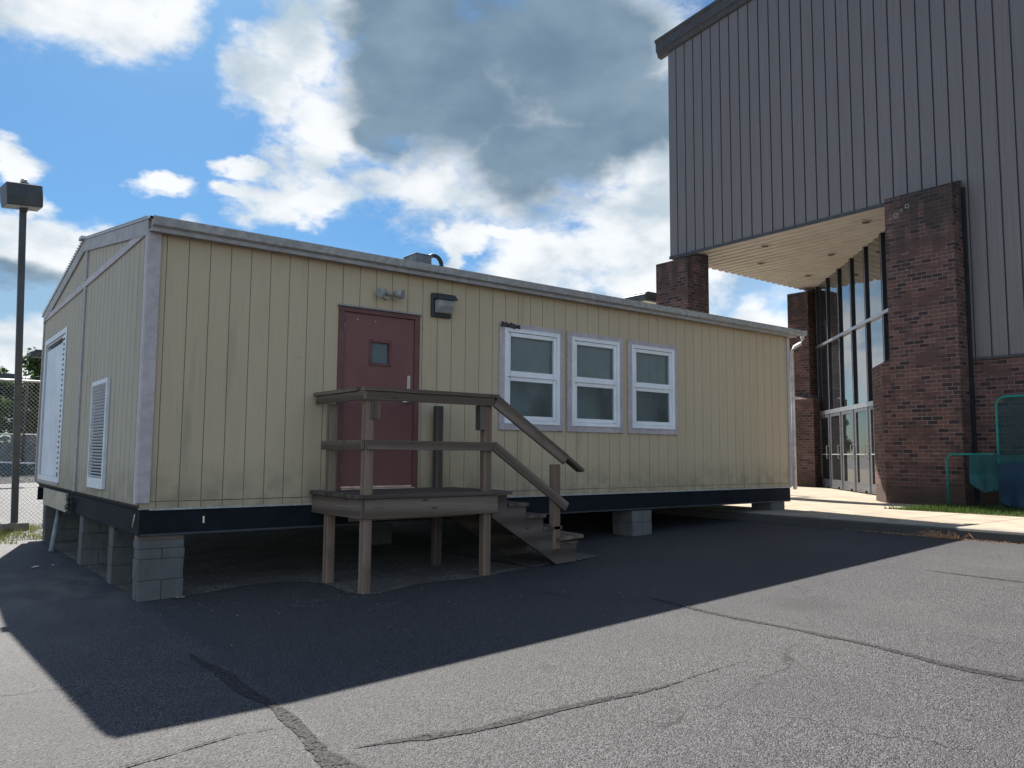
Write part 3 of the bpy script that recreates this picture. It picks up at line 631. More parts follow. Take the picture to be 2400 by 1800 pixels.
# louvre on gable
b=MB()
def yz_frame(b,y0,y1,z0,z1,w,x0,x1):
    b.box((x0,y0,z0),(x1,y0+w,z1)); b.box((x0,y1-w,z0),(x1,y1,z1)); b.box((x0,y0+w,z0),(x1,y1-w,z0+w)); b.box((x0,y0+w,z1-w),(x1,y1-w,z1))
yz_frame(b,1.44,2.28,.11,1.30,.05,-.05,-.0135); b.box((-.05,1.50,.16),(-.0135,2.23,.22)); lv=b.build('wall_vent','louver_white',bld,bevel=.003)
b=MB()
for k in range(30):
    z=.235+k*.0345; M=Matrix.Translation((-.032,0,z))@Matrix.Rotation(R(38),4,'Y'); b.box((-.016,1.49,-.0022),(.016,2.23,.0022),None,M)
child(b,'louver_blades','louver_white',lv)
b=MB(); b.box((-.0155,1.50,.23),(-.0128,2.22,1.25)); child(b,'duct_opening','slot_black',lv)
# alcove
b=MB(); yz_frame(b,AL[0]-.10,AL[1]+.08,AL[2]-.02,AL[3]+.08,.075,-.030,-.0135); al=b.build('equipment_alcove','louver_white',bld,bevel=.004)
b=MB(); b.box((-.010,AL[0]+.24,AL[2]+.02),(.02,AL[1]-.09,AL[3]-.10)); b.box((-.03,AL[1]-.02,AL[2]),(.12,AL[1]+.0,AL[3])); b.box((-.01,AL[0],AL[3]-.02),(.12,AL[1],AL[3])); child(b,'white_panel','alcove_white',al)
b=MB(); b.box((.002,AL[0],AL[2]),(.03,AL[0]+.239,AL[3])); child(b,'dark_interior','slot_black',al)
b=MB()
for k in range(27):
    z=AL[2]+.12+k*.072; b.box((-.022,AL[0]-.01,z),(.001,AL[0]+.238,z+.038))
child(b,'louver_blades','louver_white',al)
b=MB(); b.box((-.03,AL[0]-.02,AL[2]-.06),(-.0,AL[1]+.05,AL[2]-.021),1); child(b,'sill','fascia_trim',al)
# lamps on the front wall
fl=MB(); fl.tube([(2.49,-.003,2.30),(2.49,-.03,2.30)],.055,12); flo=fl.build('floodlight','light_grey_plastic',bld)
def head(p,d,r0,r1,mat,L=.11):
    p=Vector(p);d=Vector(d).normalized(); b=MB(); b.tube([p,p+d*L*.35,p+d*L],r0,14,True,[r0*.7,r0,r1]); o=child(b,'lamp_head',mat,flo)
    b=MB(); b.tube([p+d*(L+.0005),p+d*(L+.004)],r1*.86,14); child(b,'lens','lamp_lens',o); return o
head((2.44,-.07,2.335),(-.75,-.5,-.45),.042,.055,'light_grey_plastic'); head((2.56,-.08,2.31),(.55,-.75,-.1),.045,.055,'light_grey_plastic')
b=MB(); b.tube([(2.49,-.03,2.30),(2.46,-.07,2.325)],.014,6); b.tube([(2.49,-.03,2.30),(2.55,-.08,2.31)],.014,6); child(b,'lamp_arm','light_grey_plastic',flo)
b=MB(); b.box((3.09,-.05,2.12),(3.36,-.003,2.40)); wp=b.build('wall_lamp','lamp_bronze',bld,bevel=.008)
b=MB(); b.prism([(-.05,2.39),(-.05,2.33),(-.19,2.31),(-.19,2.325),(-.13,2.385)],0,3.095,3.355); child(b,'lamp_hood','lamp_bronze',wp)
b=MB(); b.prism([(-.05,2.325),(-.165,2.312),(-.15,2.23),(-.10,2.165),(-.05,2.16)],0,3.12,3.33); child(b,'lens','lamp_lens',wp,bevel=.01)
# roof unit
ac=thing('roof_unit','dark grey box unit on the classroom roof above the door','roof unit',(4.85,3.2,rz(3.2)))
b=MB(); b.box((4.661,3.0,3.20),(4.959,3.41,3.735)); b.build('housing','hvac_grey',ac,bevel=.006)
b=MB(); b.box((4.65,2.99,3.736),(4.97,3.42,3.748)); b.build('lid','hvac_grey',ac,bevel=.003)
b=MB(); b.tube([(4.85,3.2,3.70)]+[(5.13+.145*math.cos(a),3.2,3.66+.15*math.sin(a)) for a in [math.pi*(1-k/10) for k in range(1,11)]]+[(5.27,3.2,3.25)],.036,8); b.build('vent_pipe','pipe_black',ac)
# ------------------------------------------------------------------ block piers
def pier(loc,label,courses,w=.40,d=.20,two=False,cap=None):
    t=thing('block_pier',label,'concrete block pier',loc,'concrete block piers under the trailer'); z=0
    for k,h in enumerate(courses):
        r_=rnd.uniform(-.008,.008); r2=rnd.uniform(-.008,.008)
        if k%2==0 and len(courses)>1 and w<=.41:
            for q in (0,1):
                b=MB(); b.box((r_+q*(w/2+.0015),r2,z),(r_+q*w/2+w/2-.0015,d+r2,z+h-.002)); b.build('concrete_block','block_concrete',t,loc=(0,0,0),bevel=.005)
        else:
            b=MB(); b.box((r_,r2,z),(w+r_,d+r2,z+h-.002)); b.build('concrete_block','block_concrete',t,loc=(0,0,0),bevel=.005)
        z+=h
    if cap:
        b=MB(); b.box((.0,.005,z),(w*.97,d*.97,z+cap),0); b.build('shim','weathered_wood',t,loc=(0,0,0),bevel=.002)
    return t
pier((.02,.002,-.857),'tall block pier under the near left corner of the trailer',[.19,.19,.095,.08],.40,.21,cap=.036)
pier((.03,1.18,-.853),'block pier second from the near corner under the gable end',[.19,.19,.19],.40,.2,cap=.02)
pier((.03,2.88,-.853),'block pier under the middle seam of the gable end',[.19,.19,.19],.40,.2,cap=.02)
pier((.03,5.86,-.855),'far block pier at the back left corner behind the slanting pipe',[.19,.19,.19],.48,.22,cap=.02)
pier((6.50,.01,gz(6.5)-.003),'stubby square block pier under the front skirt right of the stairs',[.19,.17],.40,.40)
pier((9.85,.03,-.404),'low block pier on the sidewalk kerb at the right end of the trailer',[.14],.38,.40)
pier((3.3,1.9,gz(3.3)),'shadowed block pier beneath the trailer behind the deck',[.19,.17,.13],.40,.2)
# ------------------------------------------------------------------ deck and stairs
dk=thing('wooden_deck','weathered wooden deck with railing and stairs in front of the red door','deck',(2.5,-.6,gz(2.5)))
b=MB()
DT=.122
for k in range(8):
    y0=-1.17+k*.143; b.box((1.64+rnd.uniform(-.006,.006),y0,DT-.038),(3.43+rnd.uniform(-.008,.008),y0+.137,DT+rnd.uniform(-.002,.002)),0)
lab(b.build('deck_boards','step_wood',dk,bevel=.003),'grey planks of the landing')
def part(name,lo,hi,g,mat='weathered_wood',bev=.003,label=None,M=None):
    b=MB(); b.box(lo,hi,g,M); o=b.build(name,mat,dk,bevel=bev); 
    if label: o['label']=label
    return o
part('skirt_board',(1.70,-1.15,-.105),(3.25,-1.113,.081),0); part('skirt_board',(1.665,-1.135,-.105),(1.699,-.03,.081),1); part('skirt_board',(3.21,-1.11,-.10),(3.245,-.03,.081),1); part('skirt_board',(1.70,-.06,-.10),(3.20,-.025,.081),0)
for yy in (-.4,-.75): part('joist',(1.70,yy,-.10),(3.205,yy+.038,.081),0,'dark_wood')
part('cross_brace',(1.85,-.55,-.175),(3.4,-.51,-.102),0,'leg_wood')
part('post',(1.71,-1.112,gz(1.7)-.01),(1.80,-1.022,1.015),2,'leg_wood',.006)
part('post',(1.70,-.345,gz(1.7)-.01),(1.79,-.255,1.015),2,'leg_wood',.006)
part('post',(3.10,-1.112,gz(3.1)-.01),(3.19,-1.022,1.02),2,'leg_wood',.006)
part('post',(3.10,-.17,gz(3.1)-.01),(3.19,-.08,1.06),2,'dark_wood',.006)
part('scab_board',(1.755,-1.135,.84),(1.85,-1.1125,1.013),2); part('scab_board',(3.025,-1.13,.76),(3.098,-1.04,1.02),2,'dark_wood'); part('scab_board',(1.70,-.90,gz(1.7)+.0),(1.735,-.86,.08),2,'leg_wood') if False else None
part('top_rail',(1.67,-1.178,1.102),(3.245,-1.04,1.140),0); part('top_rail',(1.645,-1.038,1.102),(1.785,-.04,1.140),1)
part('rail_face',(1.69,-1.152,1.018),(3.20,-1.114,1.100),0); part('rail_face',(1.665,-1.15,1.018),(1.699,-.06,1.100),1)
part('middle_rail',(1.71,-1.152,.545),(3.205,-1.114,.635),0); part('middle_rail',(1.672,-1.10,.545),(1.708,-.20,.635),1)
part('newel_post',(4.04,-1.14,-.54),(4.135,-1.05,.40),2,'leg_wood',.006)
def bpart(name,p0,p1,w,h,mat='weathered_wood'):
    b=MB(); b.beam(p0,p1,w,h); return b.build(name,mat,dk,bevel=.003)
bpart('stair_rail_face',(3.20,-1.165,1.065),(4.19,-1.165,.452),.036,.125)
bpart('stair_top_rail',(3.22,-1.12,1.115),(4.46,-1.12,.325),.13,.036)
bpart('stair_middle_rail',(3.18,-1.165,.595),(4.20,-1.165,-.075),.036,.10)
# stringers: sawtooth
steps=[(3.41,3.685,-.012),(3.655,3.93,-.145),(3.90,4.165,-.285)]
def stringer(y):
    b=MB(); pts=[(3.21,.075),(3.40,.075),(3.40,-.052),(3.66,-.052),(3.66,-.186),(3.905,-.186),(3.905,-.326),(4.15,-.326),(4.15,-.46),(4.40,-.46),(4.40,gz(4.4)+.01),(4.10,gz(4.1)+.01),(3.21,-.16)]
    b.prism(pts,1,y,y+.038); b.build('stringer','step_wood',dk)
stringer(-1.112); stringer(-.20)
for (x0,x1,z) in steps:
    part('stair_tread',(x0,-1.14,z-.038),(x1,-.14,z),1,'step_wood')
part('stair_tread',(-.02,-.52,-.019),(.33,.52,.019),1,M=Matrix.Translation((4.15,-.66,-.425))@Matrix.Rotation(R(-4),4,'Y')@Matrix.Rotation(R(-6),4,'Z'))
part('stair_tread',(4.14,-1.13,-.498),(4.42,-.15,-.462),1,'dark_wood')
# ------------------------------------------------------------------ small litter
def scrap(x,y,label,n,seed):
    r_=random.Random(seed); b=MB()
    for k in range(n):
        cx,cy=x+r_.uniform(-.05,.05)*n**.5,y+r_.uniform(-.03,.03); s=r_.uniform(.01,.028); a=r_.uniform(0,3); z=gz(cx)+.006
        p=[(cx+s*math.cos(a+q*1.57)*(1+.4*(q%2)),cy+s*math.sin(a+q*1.57),z+r_.uniform(0,.012)) for q in range(4)]; b.face(p); b.face([(q[0],q[1],q[2]+.003) for q in p])
    return tag(origin(b.build('litter','paper_white'),(x,y,gz(x))),label,'litter')
scrap(-.32,3.02,'white paper scraps on the asphalt left of the trailer gable end',7,1); scrap(.33,-.10,'small crumpled white scrap beside the foot of the corner pier',2,5)
def pebbles():
    r_=random.Random(5); b=MB()
    for k in range(150):
        x=r_.gauss(1.1,.9) if k<70 else r_.uniform(0,9); y=r_.gauss(-1.0,.45) if k<70 else r_.uniform(-3,-.2); s=r_.uniform(.002,.0055); z=gz(x)+s*.4
        M=Matrix.Translation((x,y,z))@Matrix.Rotation(r_.uniform(0,3),4,'Z')@Matrix.Rotation(r_.uniform(-.6,.6),4,'X'); b.box((-s,-s*.7,-s*.5),(s,s*.7,s*.5),None,M)
    tag(b.build('pebbles','sand_dirt',recalc=False),'scattered pale gravel crumbs on the dark asphalt','gravel',kind='stuff')
pebbles()
def straw(x,y,n,spread,hh,name,label,cat,seed,kind=None):
    r_=random.Random(seed); b=MB()
    for k in range(n):
        px=x+abs(r_.gauss(0,.03)); py=y+r_.gauss(0,spread); z=gz(9)+.004; a=r_.uniform(1.8,4.5); L=r_.uniform(.03,hh); up_=r_.uniform(0,.9)
        p0=Vector((px,py,z)); p1=p0+Vector((math.cos(a)*L*.6,math.sin(a)*L,L*up_)); p2=p1+Vector((math.cos(a)*L*.5,math.sin(a)*L*.5,-L*up_*.6)); b.tube([p0,p1,p2],.0018,3,False)
    o=b.build(name,'dry_straw',recalc=False); return tag(origin(o,(x,y,gz(9))),label,cat,kind=kind)
straw(9.1,-3.05,110,.10,.16,'dry_weed','tuft of dry orange weeds growing in the gutter against the kerb','weed',3)
straw(9.14,-3.3,260,.75,.020,'dry_debris','line of dry orange plant debris in the gutter along the kerb','debris',4,'stuff')
# ------------------------------------------------------------------ gymnasium
GX,PX=15.12,14.70; YC=6.70; SZ=6.056; MB0=2.49
gym=thing('gymnasium','tall grey metal clad gymnasium with brick piers and glazed entrance','building',(GX,-1,-.45))
def ztop(y): return 12.06+.094*(YC-y)
YN=-30
b=MB()
# upper metal box wall with flat pans and raised ribs (standing grooves)
def wall_pan(y0,y1,z0):
    b.face([(GX,y0,z0),(GX,y1,z0),(GX,y1,ztop(y1)),(GX,y0,ztop(y0))],[(y0,z0),(y1,z0),(y1,ztop(y1)),(y0,ztop(y0))])
y=YC; p_=.303
while y>YN:
    y2=y-p_; z0=SZ if y2>-.6 else MB0
    # pan and deep groove
    g=.034
    b.face([(GX,y,z0),(GX,y2+g,z0),(GX,y2+g,ztop(y2)),(GX,y,ztop(y))],[(y,z0),(y2+g,z0),(y2+g,ztop(y2)),(y,ztop(y))])
    for (ya,xa,yb,xb) in ((y2+g,GX,y2+g-.006,GX+.04),(y2+g-.006,GX+.04,y2+.006,GX+.04),(y2+.006,GX+.04,y2,GX)):
        b.face([(xa,ya,z0),(xb,yb,z0),(xb,yb,ztop(yb)),(xa,ya,ztop(ya))])
    y=y2
b.face([(GX,YC,SZ),(GX+30,YC,SZ),(GX+30,YC,ztop(YC)),(GX,YC,ztop(YC))])
b.build('metal_wall','metal_panel',gym,recalc=False)
# roof
b=MB(); X0,X1=GX-.12,GX+45
YR=-12
b.face([(X0,YC+.3,ztop(YC+.3)+.42),(X1,YC+.3,ztop(YC+.3)+.42),(X1,YR,ztop(YR)+.42),(X0,YR,ztop(YR)+.42)]); b.face([(X0,YR,ztop(YR)+.42),(X1,YR,ztop(YR)+.42),(X1,YN-.3,ztop(YN)+.42),(X0,YN-.3,ztop(YN)+.42)])
b.build('roof','roof_metal',gym,recalc=False)
b=MB()
ya,yb=YC+.34,YN-.3
def pr(poly): # profile in (x,dz) swept along rake
    n_=len(poly)
    for i in range(n_):
        (x0,d0),(x1,d1)=poly[i],poly[(i+1)%n_]
        b.face([(x0,ya,ztop(ya)+d0),(x1,ya,ztop(ya)+d1),(x1,yb,ztop(yb)+d1),(x0,yb,ztop(yb)+d0)])
    b.face([(x,ya,ztop(ya)+d) for x,d in poly])
pr([(GX-.02,0.0),(GX-.06,.02),(GX-.10,.14),(GX-.14,.16),(GX-.15,.40),(GX-.19,.43),(GX-.19,.50),(GX+.1,.50),(GX+.1,0)])
b.build('fascia','fascia_dark',gym,recalc=False)
b=MB(); b.box((GX+.2,YC+.002,SZ+.3),(GX+30,YC+.06,ztop(YC)+.3)); b.build('side_wall','metal_panel',gym)
# building body (brick ground floor behind, dark)
KG=15.5
b=MB()
def vwall(p,q,z0,z1):
    L=math.hypot(q[0]-p[0],q[1]-p[1]); b.face([(p[0],p[1],z0),(q[0],q[1],z0),(q[0],q[1],z1),(p[0],p[1],z1)],[(0,z0),(L,z0),(L,z1),(0,z1)])
vwall((GX+.02,-1.0),(GX+.02,YN),-.6,MB0); vwall((22.9,7.5),(60,7.5),-.6,SZ); vwall((22.9,7.5),(22.9,6.5),-.6,SZ)
lab(b.build('brick_wall','brick',gym,recalc=False),'low brick wall under the metal panels')
b=MB(); b.box((GX-.03,YN,MB0-.05),(GX+.05,-1.115,MB0)); b.build('base_flashing','fascia_dark',gym)
b=MB(); b.box((GX-.03,-1.11,-.5),(GX-.001,-1.04,6.0)); b.build('pier_joint','mullion_dark',gym)
# soffit: ribbed panels, ribs along Y
b=MB(); x=GX
while x<23.3:
    for (a,za,c,zc) in ((x,SZ,x+.05,SZ-.055),(x+.05,SZ-.055,x+.20,SZ-.055),(x+.20,SZ-.055,x+.25,SZ),(x+.25,SZ,x+.30,SZ)):
        b.face([(a,-.3,za),(c,-.3,zc),(c,YC,zc),(a,YC,za)])
    x+=.30
b.build('soffit','soffit_cream',gym,recalc=False)
b=MB(); b.box((GX-.025,-.2,SZ-.05),(GX-.001,YC+.02,SZ+.03)); b.box((GX,YC-.03,SZ+.001),(23,YC-.001,SZ+.13)); b.build('soffit_trim','fascia_dark',gym)
def from_s(sc,x,y): return (-1.779+(x+1.779)*sc,-7.872+(y+7.872)*sc)
for (x,y) in ((14.573,.704),(14.594,3.26),(16.578,2.692),(16.008,4.363),(18.252,4.382)):
    X,Y=from_s(1.0795,x,y); b=MB(); b.tube([(X,Y,SZ-.075),(X,Y,SZ-.03)],.13,16); lo=b.build('soffit_light','gutter_edge',gym)
    b=MB(); b.tube([(X,Y,SZ-.079),(X,Y,SZ-.0755)],.095,16); child(b,'lens','rot_dark',lo)
# glass wall on the diagonal x-y=KG
D=Vector((1,1,0)).normalized(); NRM=Vector((-1,1,0)).normalized(); G0=Vector((16.4,16.4-KG,0))
def gp(x,z,o=0): return Vector((x,x-KG,z))+NRM*o
mx=[15.95,17.13,18.06,18.94,19.81,20.68,21.58,22.36]
def diag_box(b,x0,x1,z0,z1,o0,o1):
    """box on the diagonal plane between x0..x1 (world x), offset o0..o1 along the outward normal"""
    pts=[gp(x,z,o) for x in (x0,x1) for o in (o0,o1) for z in (z0,z1)]
    i=len(b.v); b.v+=[tuple(p) for p in pts]
    for f_ in ((0,1,3,2),(4,6,7,5),(0,4,5,1),(2,3,7,6),(0,2,6,4),(1,5,7,3)):
        b.f.append(tuple(i+k for k in f_)); b.sm.append(False); b.uv+=[(0,0)]*4

b=MB()
for x in mx: diag_box(b,x-.04,x+.04,-.46,SZ,.0,.075)
cwall=b.build('curtain_wall','mullion_dark',gym)
b=MB()
for x in mx: diag_box(b,x-.044,x-.030,1.93,SZ-.02,.076,.082)
diag_box(b,mx[0],mx[-1],3.97,4.05,.02,.095); diag_box(b,mx[0],mx[-1],1.80,1.92,.02,.09); child(b,'transom','mullion_face',cwall)
for i in range(len(mx)-1):
    for z0,z1 in ((1.92,3.97),(4.05,SZ)):
        g=MB(); t=rnd.uniform(-.004,.004); a=gp(mx[i]+.045,z0,.02);c_=gp(mx[i+1]-.045,z0,.02+t);d_=gp(mx[i+1]-.045,z1,.02+t+rnd.uniform(-.002,.002));e_=gp(mx[i]+.045,z1,.02)
        g.face([e_,d_,c_,a]); child(g,'glass_pane','mirror_glass',cwall,recalc=False)
    z1=1.80
    if i<len(mx)-2:
        dd=MB(); a,c=mx[i]+.05,mx[i+1]-.05
        diag_box(dd,a,a+.07,-.44,z1,.03,.08); diag_box(dd,c-.07,c,-.44,z1,.03,.08); diag_box(dd,a+.07,c-.07,z1-.10,z1,.03,.08); diag_box(dd,a+.07,c-.07,-.44,-.19,.03,.08)
        do=dd.build('entrance_door','door_alu',gym)
        g=MB(); g.face([gp(a+.07,-.19,.05),gp(c-.07,-.19,.05),gp(c-.07,z1-.1,.05),gp(a+.07,z1-.1,.05)][::-1]); child(g,'glass_pane','door_glass',do,recalc=False)
        h=MB(); h.tube([gp(a+.05,.45,.085),gp(a+.05,.45,.15),gp(a+.05,.82,.15),gp(a+.05,.82,.085)],.014,6); diag_box(h,a+.07,c-.07,.55,.58,.055,.09); child(h,'handle','galvanised',do)
        h=MB(); h.tube([gp(a-.05,-.40,.17),gp(a-.05,-.40,.22)],.035,8); child(h,'door_stop','slot_black',do)
    else:
        g=MB(); g.face([gp(mx[i]+.045,-.44,.02),gp(mx[i+1]-.045,-.44,.02),gp(mx[i+1]-.045,z1,.02),gp(mx[i]+.045,z1,.02)][::-1]); child(g,'glass_pane','door_glass',cwall,recalc=False)
b=MB(); b.face([gp(15.5,-.6,-.3),gp(23.5,-.6,-.3),gp(23.5,SZ,-.3),gp(15.5,SZ,-.3)]); b.build('dark_interior','slot_black',gym,recalc=False)
# brick piers
def brick_pier(name,poly,z0,z1,capz,label,front):
    """poly plan outline; cap slopes from the front edge (x=front) up to capz at x=front+.42"""
    b=MB(); n_=len(poly); 
    def zt(p): return z1+(capz-z1)*min(1,max(0,(p[0]-front)/.42))
    per=0
    for i in range(n_):
        p,q=poly[i],poly[(i+1)%n_]; L=math.dist(p,q); b.face([(p[0],p[1],z0),(q[0],q[1],z0),(q[0],q[1],zt(q)),(p[0],p[1],zt(p))],[(per,z0),(per+L,z0),(per+L,zt(q)),(per,zt(p))]); per+=math.ceil(L/.206)*.206
    inner=[p for p in poly]
    b.face([(p[0],p[1],zt(p)) for p in poly])
    return lab(b.build('brick_pier','brick',gym,recalc=False),label)
np_=brick_pier('n',[(PX,-1.03),(PX,.357),(15.12,.36),(15.6,.75),(15.9,.35),(15.12,-1.03)][::-1],-.5,6.03,6.17,'tall near brick pier with a dark stained sloping top',PX)
# lower buttress on the near pier
def butt(poly,z0,z1,z2,label,edges):
    b=MB(); n_=len(poly); cx=sum(p[0] for p in poly)/n_; cy=sum(p[1] for p in poly)/n_; per=0
    for i in range(n_):
        p,q=poly[i],poly[(i+1)%n_]; L=math.dist(p,q); b.face([(p[0],p[1],z0),(q[0],q[1],z0),(q[0],q[1],z1),(p[0],p[1],z1)],[(per,z0),(per+L,z0),(per+L,z1),(per,z1)]); per+=math.ceil(L/.206)*.206
        b.face([(p[0],p[1],z1),(q[0],q[1],z1),(edges[0],edges[1],z2)])
    return lab(b.build('brick_buttress','brick',gym,recalc=False),label)
butt([(PX+.015,.30),(PX+.015,.545),(15.55,1.20),(15.95,.9),(15.9,.3)][::-1],-.5,2.50,2.74,'lower brick buttress hugging the near pier beside the doors',(15.2,.36))
brick_pier('l',[(PX,5.74),(PX,6.86),(15.58,6.86),(15.58,5.74)][::-1],-.5,5.82,6.05,'brick pier at the far front corner of the overhang rising behind the trailer roof',PX)
brick_pier('f',[(21.3,6.28),(21.3,7.02),(22.3,7.02),(22.6,6.75),(22.3,6.28)][::-1],-.5,5.86,6.05,'slender brick pier at the far end of the glass wall',21.3)
butt([(21.1,6.05),(21.1,6.92),(21.9,6.92),(21.9,6.05)][::-1],-.5,2.33,2.66,'low brick buttress with pyramid cap at the far pier',(21.5,6.45))
for (yy,zz,s) in ((.12,5.62,.05),(.0,5.70,.03),(-.12,5.76,.045),(.23,5.58,.02),(.30,5.3,.02)):  # thin pale rings laid on the front of the near pier
    b=MB(); n_=14
    for k in range(n_):
        a0,a1=2*math.pi*k/n_,2*math.pi*(k+1)/n_
        b.face([(PX-.004,yy+s*math.cos(a)*r_,zz+s*math.sin(a)*r_) for a,r_ in ((a0,.7),(a1,.7),(a1,1),(a0,1))])
    child(b,'pale_ring','pale_spot',np_,recalc=False)
# ------------------------------------------------------------------ batting screen
sc=thing('batting_screen','teal pipe framed baseball practice screen with dark netting leaning by the brick wall','batting screen',(14.3,-1.8,-.43))
b=MB()
def arc(c,r,a0,a1,n=6): return [(14.3,c[0]+r*math.cos(R(a0+(a1-a0)*k/n)),c[1]+r*math.sin(R(a0+(a1-a0)*k/n))) for k in range(n+1)]
b.tube([(14.3,-.885,-.43)]+arc((-1.01,.44),.125,0,90)+[(14.3,-1.70,.565),(14.3,-1.78,.50)],.022,8)
b.tube([(14.3,-1.80,-.40)]+arc((-1.97,1.46),.17,0,90)+[(14.3,-3.4,1.63)]+arc((-3.4,1.46),.17,90,180)+[(14.3,-3.57,-.43)],.024,8)
b.build('frame','teal_pipe',sc)
b=MB(); y0,y1,z0,z1=-3.54,-1.82,-.35,1.61
b.face([(14.32,y0,z0),(14.32,y1,z0),(14.32,y1,1.46),(14.32,-1.97,z1),(14.32,-3.40,z1),(14.32,y0,1.46)]); b.build('net','dark_net',sc,recalc=False)
def drape(y0,y1,z0,z1,x,seed,mat,name,ragged=.1):
    b=MB(); ny,nz=26,16; g=[]
    for j in range(nz+1):
        for i in range(ny+1):
            u,v=i/ny,j/nz; yy=y0+(y1-y0)*u; bot=z0+ragged*(noise.noise(Vector((yy*3,seed,0)))+.6*math.exp(-((yy-y1)/.16)**2)*2.2); zz=bot+(z1-bot)*v
            g.append((x-.05*(1-v)*math.sin(yy*22+2*noise.noise(Vector((yy*3,zz*2,seed))))-.06*noise.noise(Vector((yy*2.5,zz*2.5,seed))),yy,zz))
    b.v=g
    for j in range(nz):
        for i in range(ny):
            k=j*(ny+1)+i; b.f.append((k,k+1,k+ny+2,k+ny+1)); b.sm.append(True); b.uv+=[(0,0)]*4
    return b.build(name,mat,sc,recalc=False)
drape(-3.4,-1.32,-.12,.56,14.26,3,'teal_tarp','padding',.10); drape(-3.5,-1.84,-.40,.40,14.14,8,'blue_tarp','padding',.07)
# ------------------------------------------------------------------ lamp posts
def near_lamp():
    t=thing('lamp_post','tall dark square lamp post with shoebox head at the left edge beside the fence','lamp post',(-.11,8.3,-.86))
    b=MB(); b.box((-.20,-.20,-.02),(.20,.20,.135)); b.build('base','lamp_base_concrete',t,loc=(0,0,0),bevel=.01)
    top=Vector((-.165,.04,6.02)); b=MB(); b.beam((0,0,.13),top,.105,.105,(0,1,0)); b.build('pole','lamp_bronze',t,loc=(0,0,0),bevel=.006)
    b=MB(); b.box((-.09,-.075,5.62),(.03,.075,6.14),None,Matrix.Translation((-.12,0,-.02))); b.build('bracket','lamp_bronze',t,loc=(0,0,0),bevel=.01)
    M=Matrix.Translation((-.20,-.02,5.90))@Matrix.Rotation(R(-6),4,'Y')
    b=MB(); prof=[(-.20,-.24),(.16,-.24),(.22,-.13),(.20,.14),(-.24,.14),(-.24,-.1)]
    b.prism(prof,0,-.28,.28); b.v=[tuple(M@Matrix.Rotation(R(8),4,'Z')@Vector(p)) for p in b.v]; h=b.build('lamp_head','lamp_bronze',t,loc=(0,0,0),bevel=.01)
    b=MB(); b.box((-.27,-.17,-.246),(.27,.13,-.2405)); b.v=[tuple(M@Matrix.Rotation(R(8),4,'Z')@Vector(p)) for p in b.v]; o=b.build('lens','lamp_lens',h,loc=(0,0,0))
    b=MB(); b.tube([(-.17,0,6.1),(-.17,0,6.17),(-.17,0,6.2)],.05,10,True,[.06,.055,.02]); b.build('photocell','gutter_edge',t,loc=(0,0,0))
near_lamp()
def shoebox(loc,h,w,label,rot=0,arm=.5):
    t=thing('lamp_post',label,'lamp post',loc,'far lamp posts'); t.rotation_euler=(0,0,R(rot))
    b=MB(); b.tube([(0,0,0),(0,0,h)],.08,8); b.build('pole','lamp_bronze',t,loc=(0,0,0))
    b=MB(); b.box((-arm,-.04,h-.16),(0,.04,h-.06)); b.build('arm','lamp_bronze',t,loc=(0,0,0))
    b=MB(); b.box((-arm-w,-w*.45,h-.18),(-arm,w*.45,h+.02)); b.box((-arm-w*.8,-w*.35,h+.02),(-arm-w*.1,w*.35,h+.12)); hd=b.build('lamp_head','lamp_bronze',t,loc=(0,0,0),bevel=.015)
    b=MB(); b.box((-arm-w*.9,-w*.38,h-.19),(-arm-w*.1,w*.38,h-.1805)); b.build('lens','lamp_lens',hd,loc=(0,0,0))
shoebox((3.6,30,-.86),5.42,.8,'dark shoebox lamp post peeking out left of the trailer above the fence')
shoebox((16.95,8.2,-.47),5.68,.95,'dark shoebox lamp head peeking over the trailer roof beside the brick pier',0,.75)
def twin():
    t=thing('lamp_post','distant twin armed floodlight pole behind the chain link fence','lamp post',(3.56,42,-.86)); h=5.05
    b=MB(); b.tube([(0,0,0),(0,0,h)],.065,8); b.build('pole','lamp_bronze',t,loc=(0,0,0))
    for s in (-1,1):
        b=MB(); b.tube([(s*x,0,z) for x,z in ((0,h-.15),(.12,h+.1),(.28,h+.28),(.5,h+.36),(.62,h+.33))],.035,6); a=b.build('arm','lamp_bronze',t,loc=(0,0,0))
        b=MB(); b.box((s*.55,-.25,h+.10),(s*1.25,.25,h+.42)); b.build('lamp_head','lamp_bronze',t,loc=(0,0,0),bevel=.02)
twin()
# ------------------------------------------------------------------ fences
def fence():
    t=thing('chain_link_fence','galvanised chain link fence running behind the grass and lamp post','fence',(-3,9.0,-.87))
    X0,X1,Z0,Z1=-9.0,4.2,-.84,1.785; Y=9.0
    for x in [X0+k*2.64 for k in range(6)]:
        if abs(x+1.08)<.01: x=-1.2
        b=MB(); b.tube([(x,Y+.04,-.87),(x,Y+.04,Z1+.05)],.03,8); b.build('post','galvanised',t)
    b=MB(); b.tube([(X0,Y+.02,Z1),(X1,Y+.02,Z1)],.024,8); b.build('top_rail','galvanised',t)
    b=MB(); H=Z1-Z0; p=.072
    for sgn in (1,-1):
        k=X0-H
        while k<X1+H:
            # line x = k + sgn*(z-Z0)
            za,zb=Z0,Z1; xa=k+(0 if sgn>0 else 0); pts=[]
            x_at=lambda z:k+sgn*(z-Z0)
            zs=sorted([ (X0-k)/sgn+Z0, (X1-k)/sgn+Z0 ]); z0=max(Z0,zs[0]); z1=min(Z1,zs[1])
            if z1-z0>.02: b.tube([(x_at(z0),Y+sgn*.002,z0),(x_at(z1),Y+sgn*.002,z1)],.0022,3,False)
            k+=p
    b.build('mesh','galvanised',t,recalc=False)
fence()
t=thing('chain_link_fence','far chain link fence at the back of the court in front of the trees','fence',(2,42,-.86))
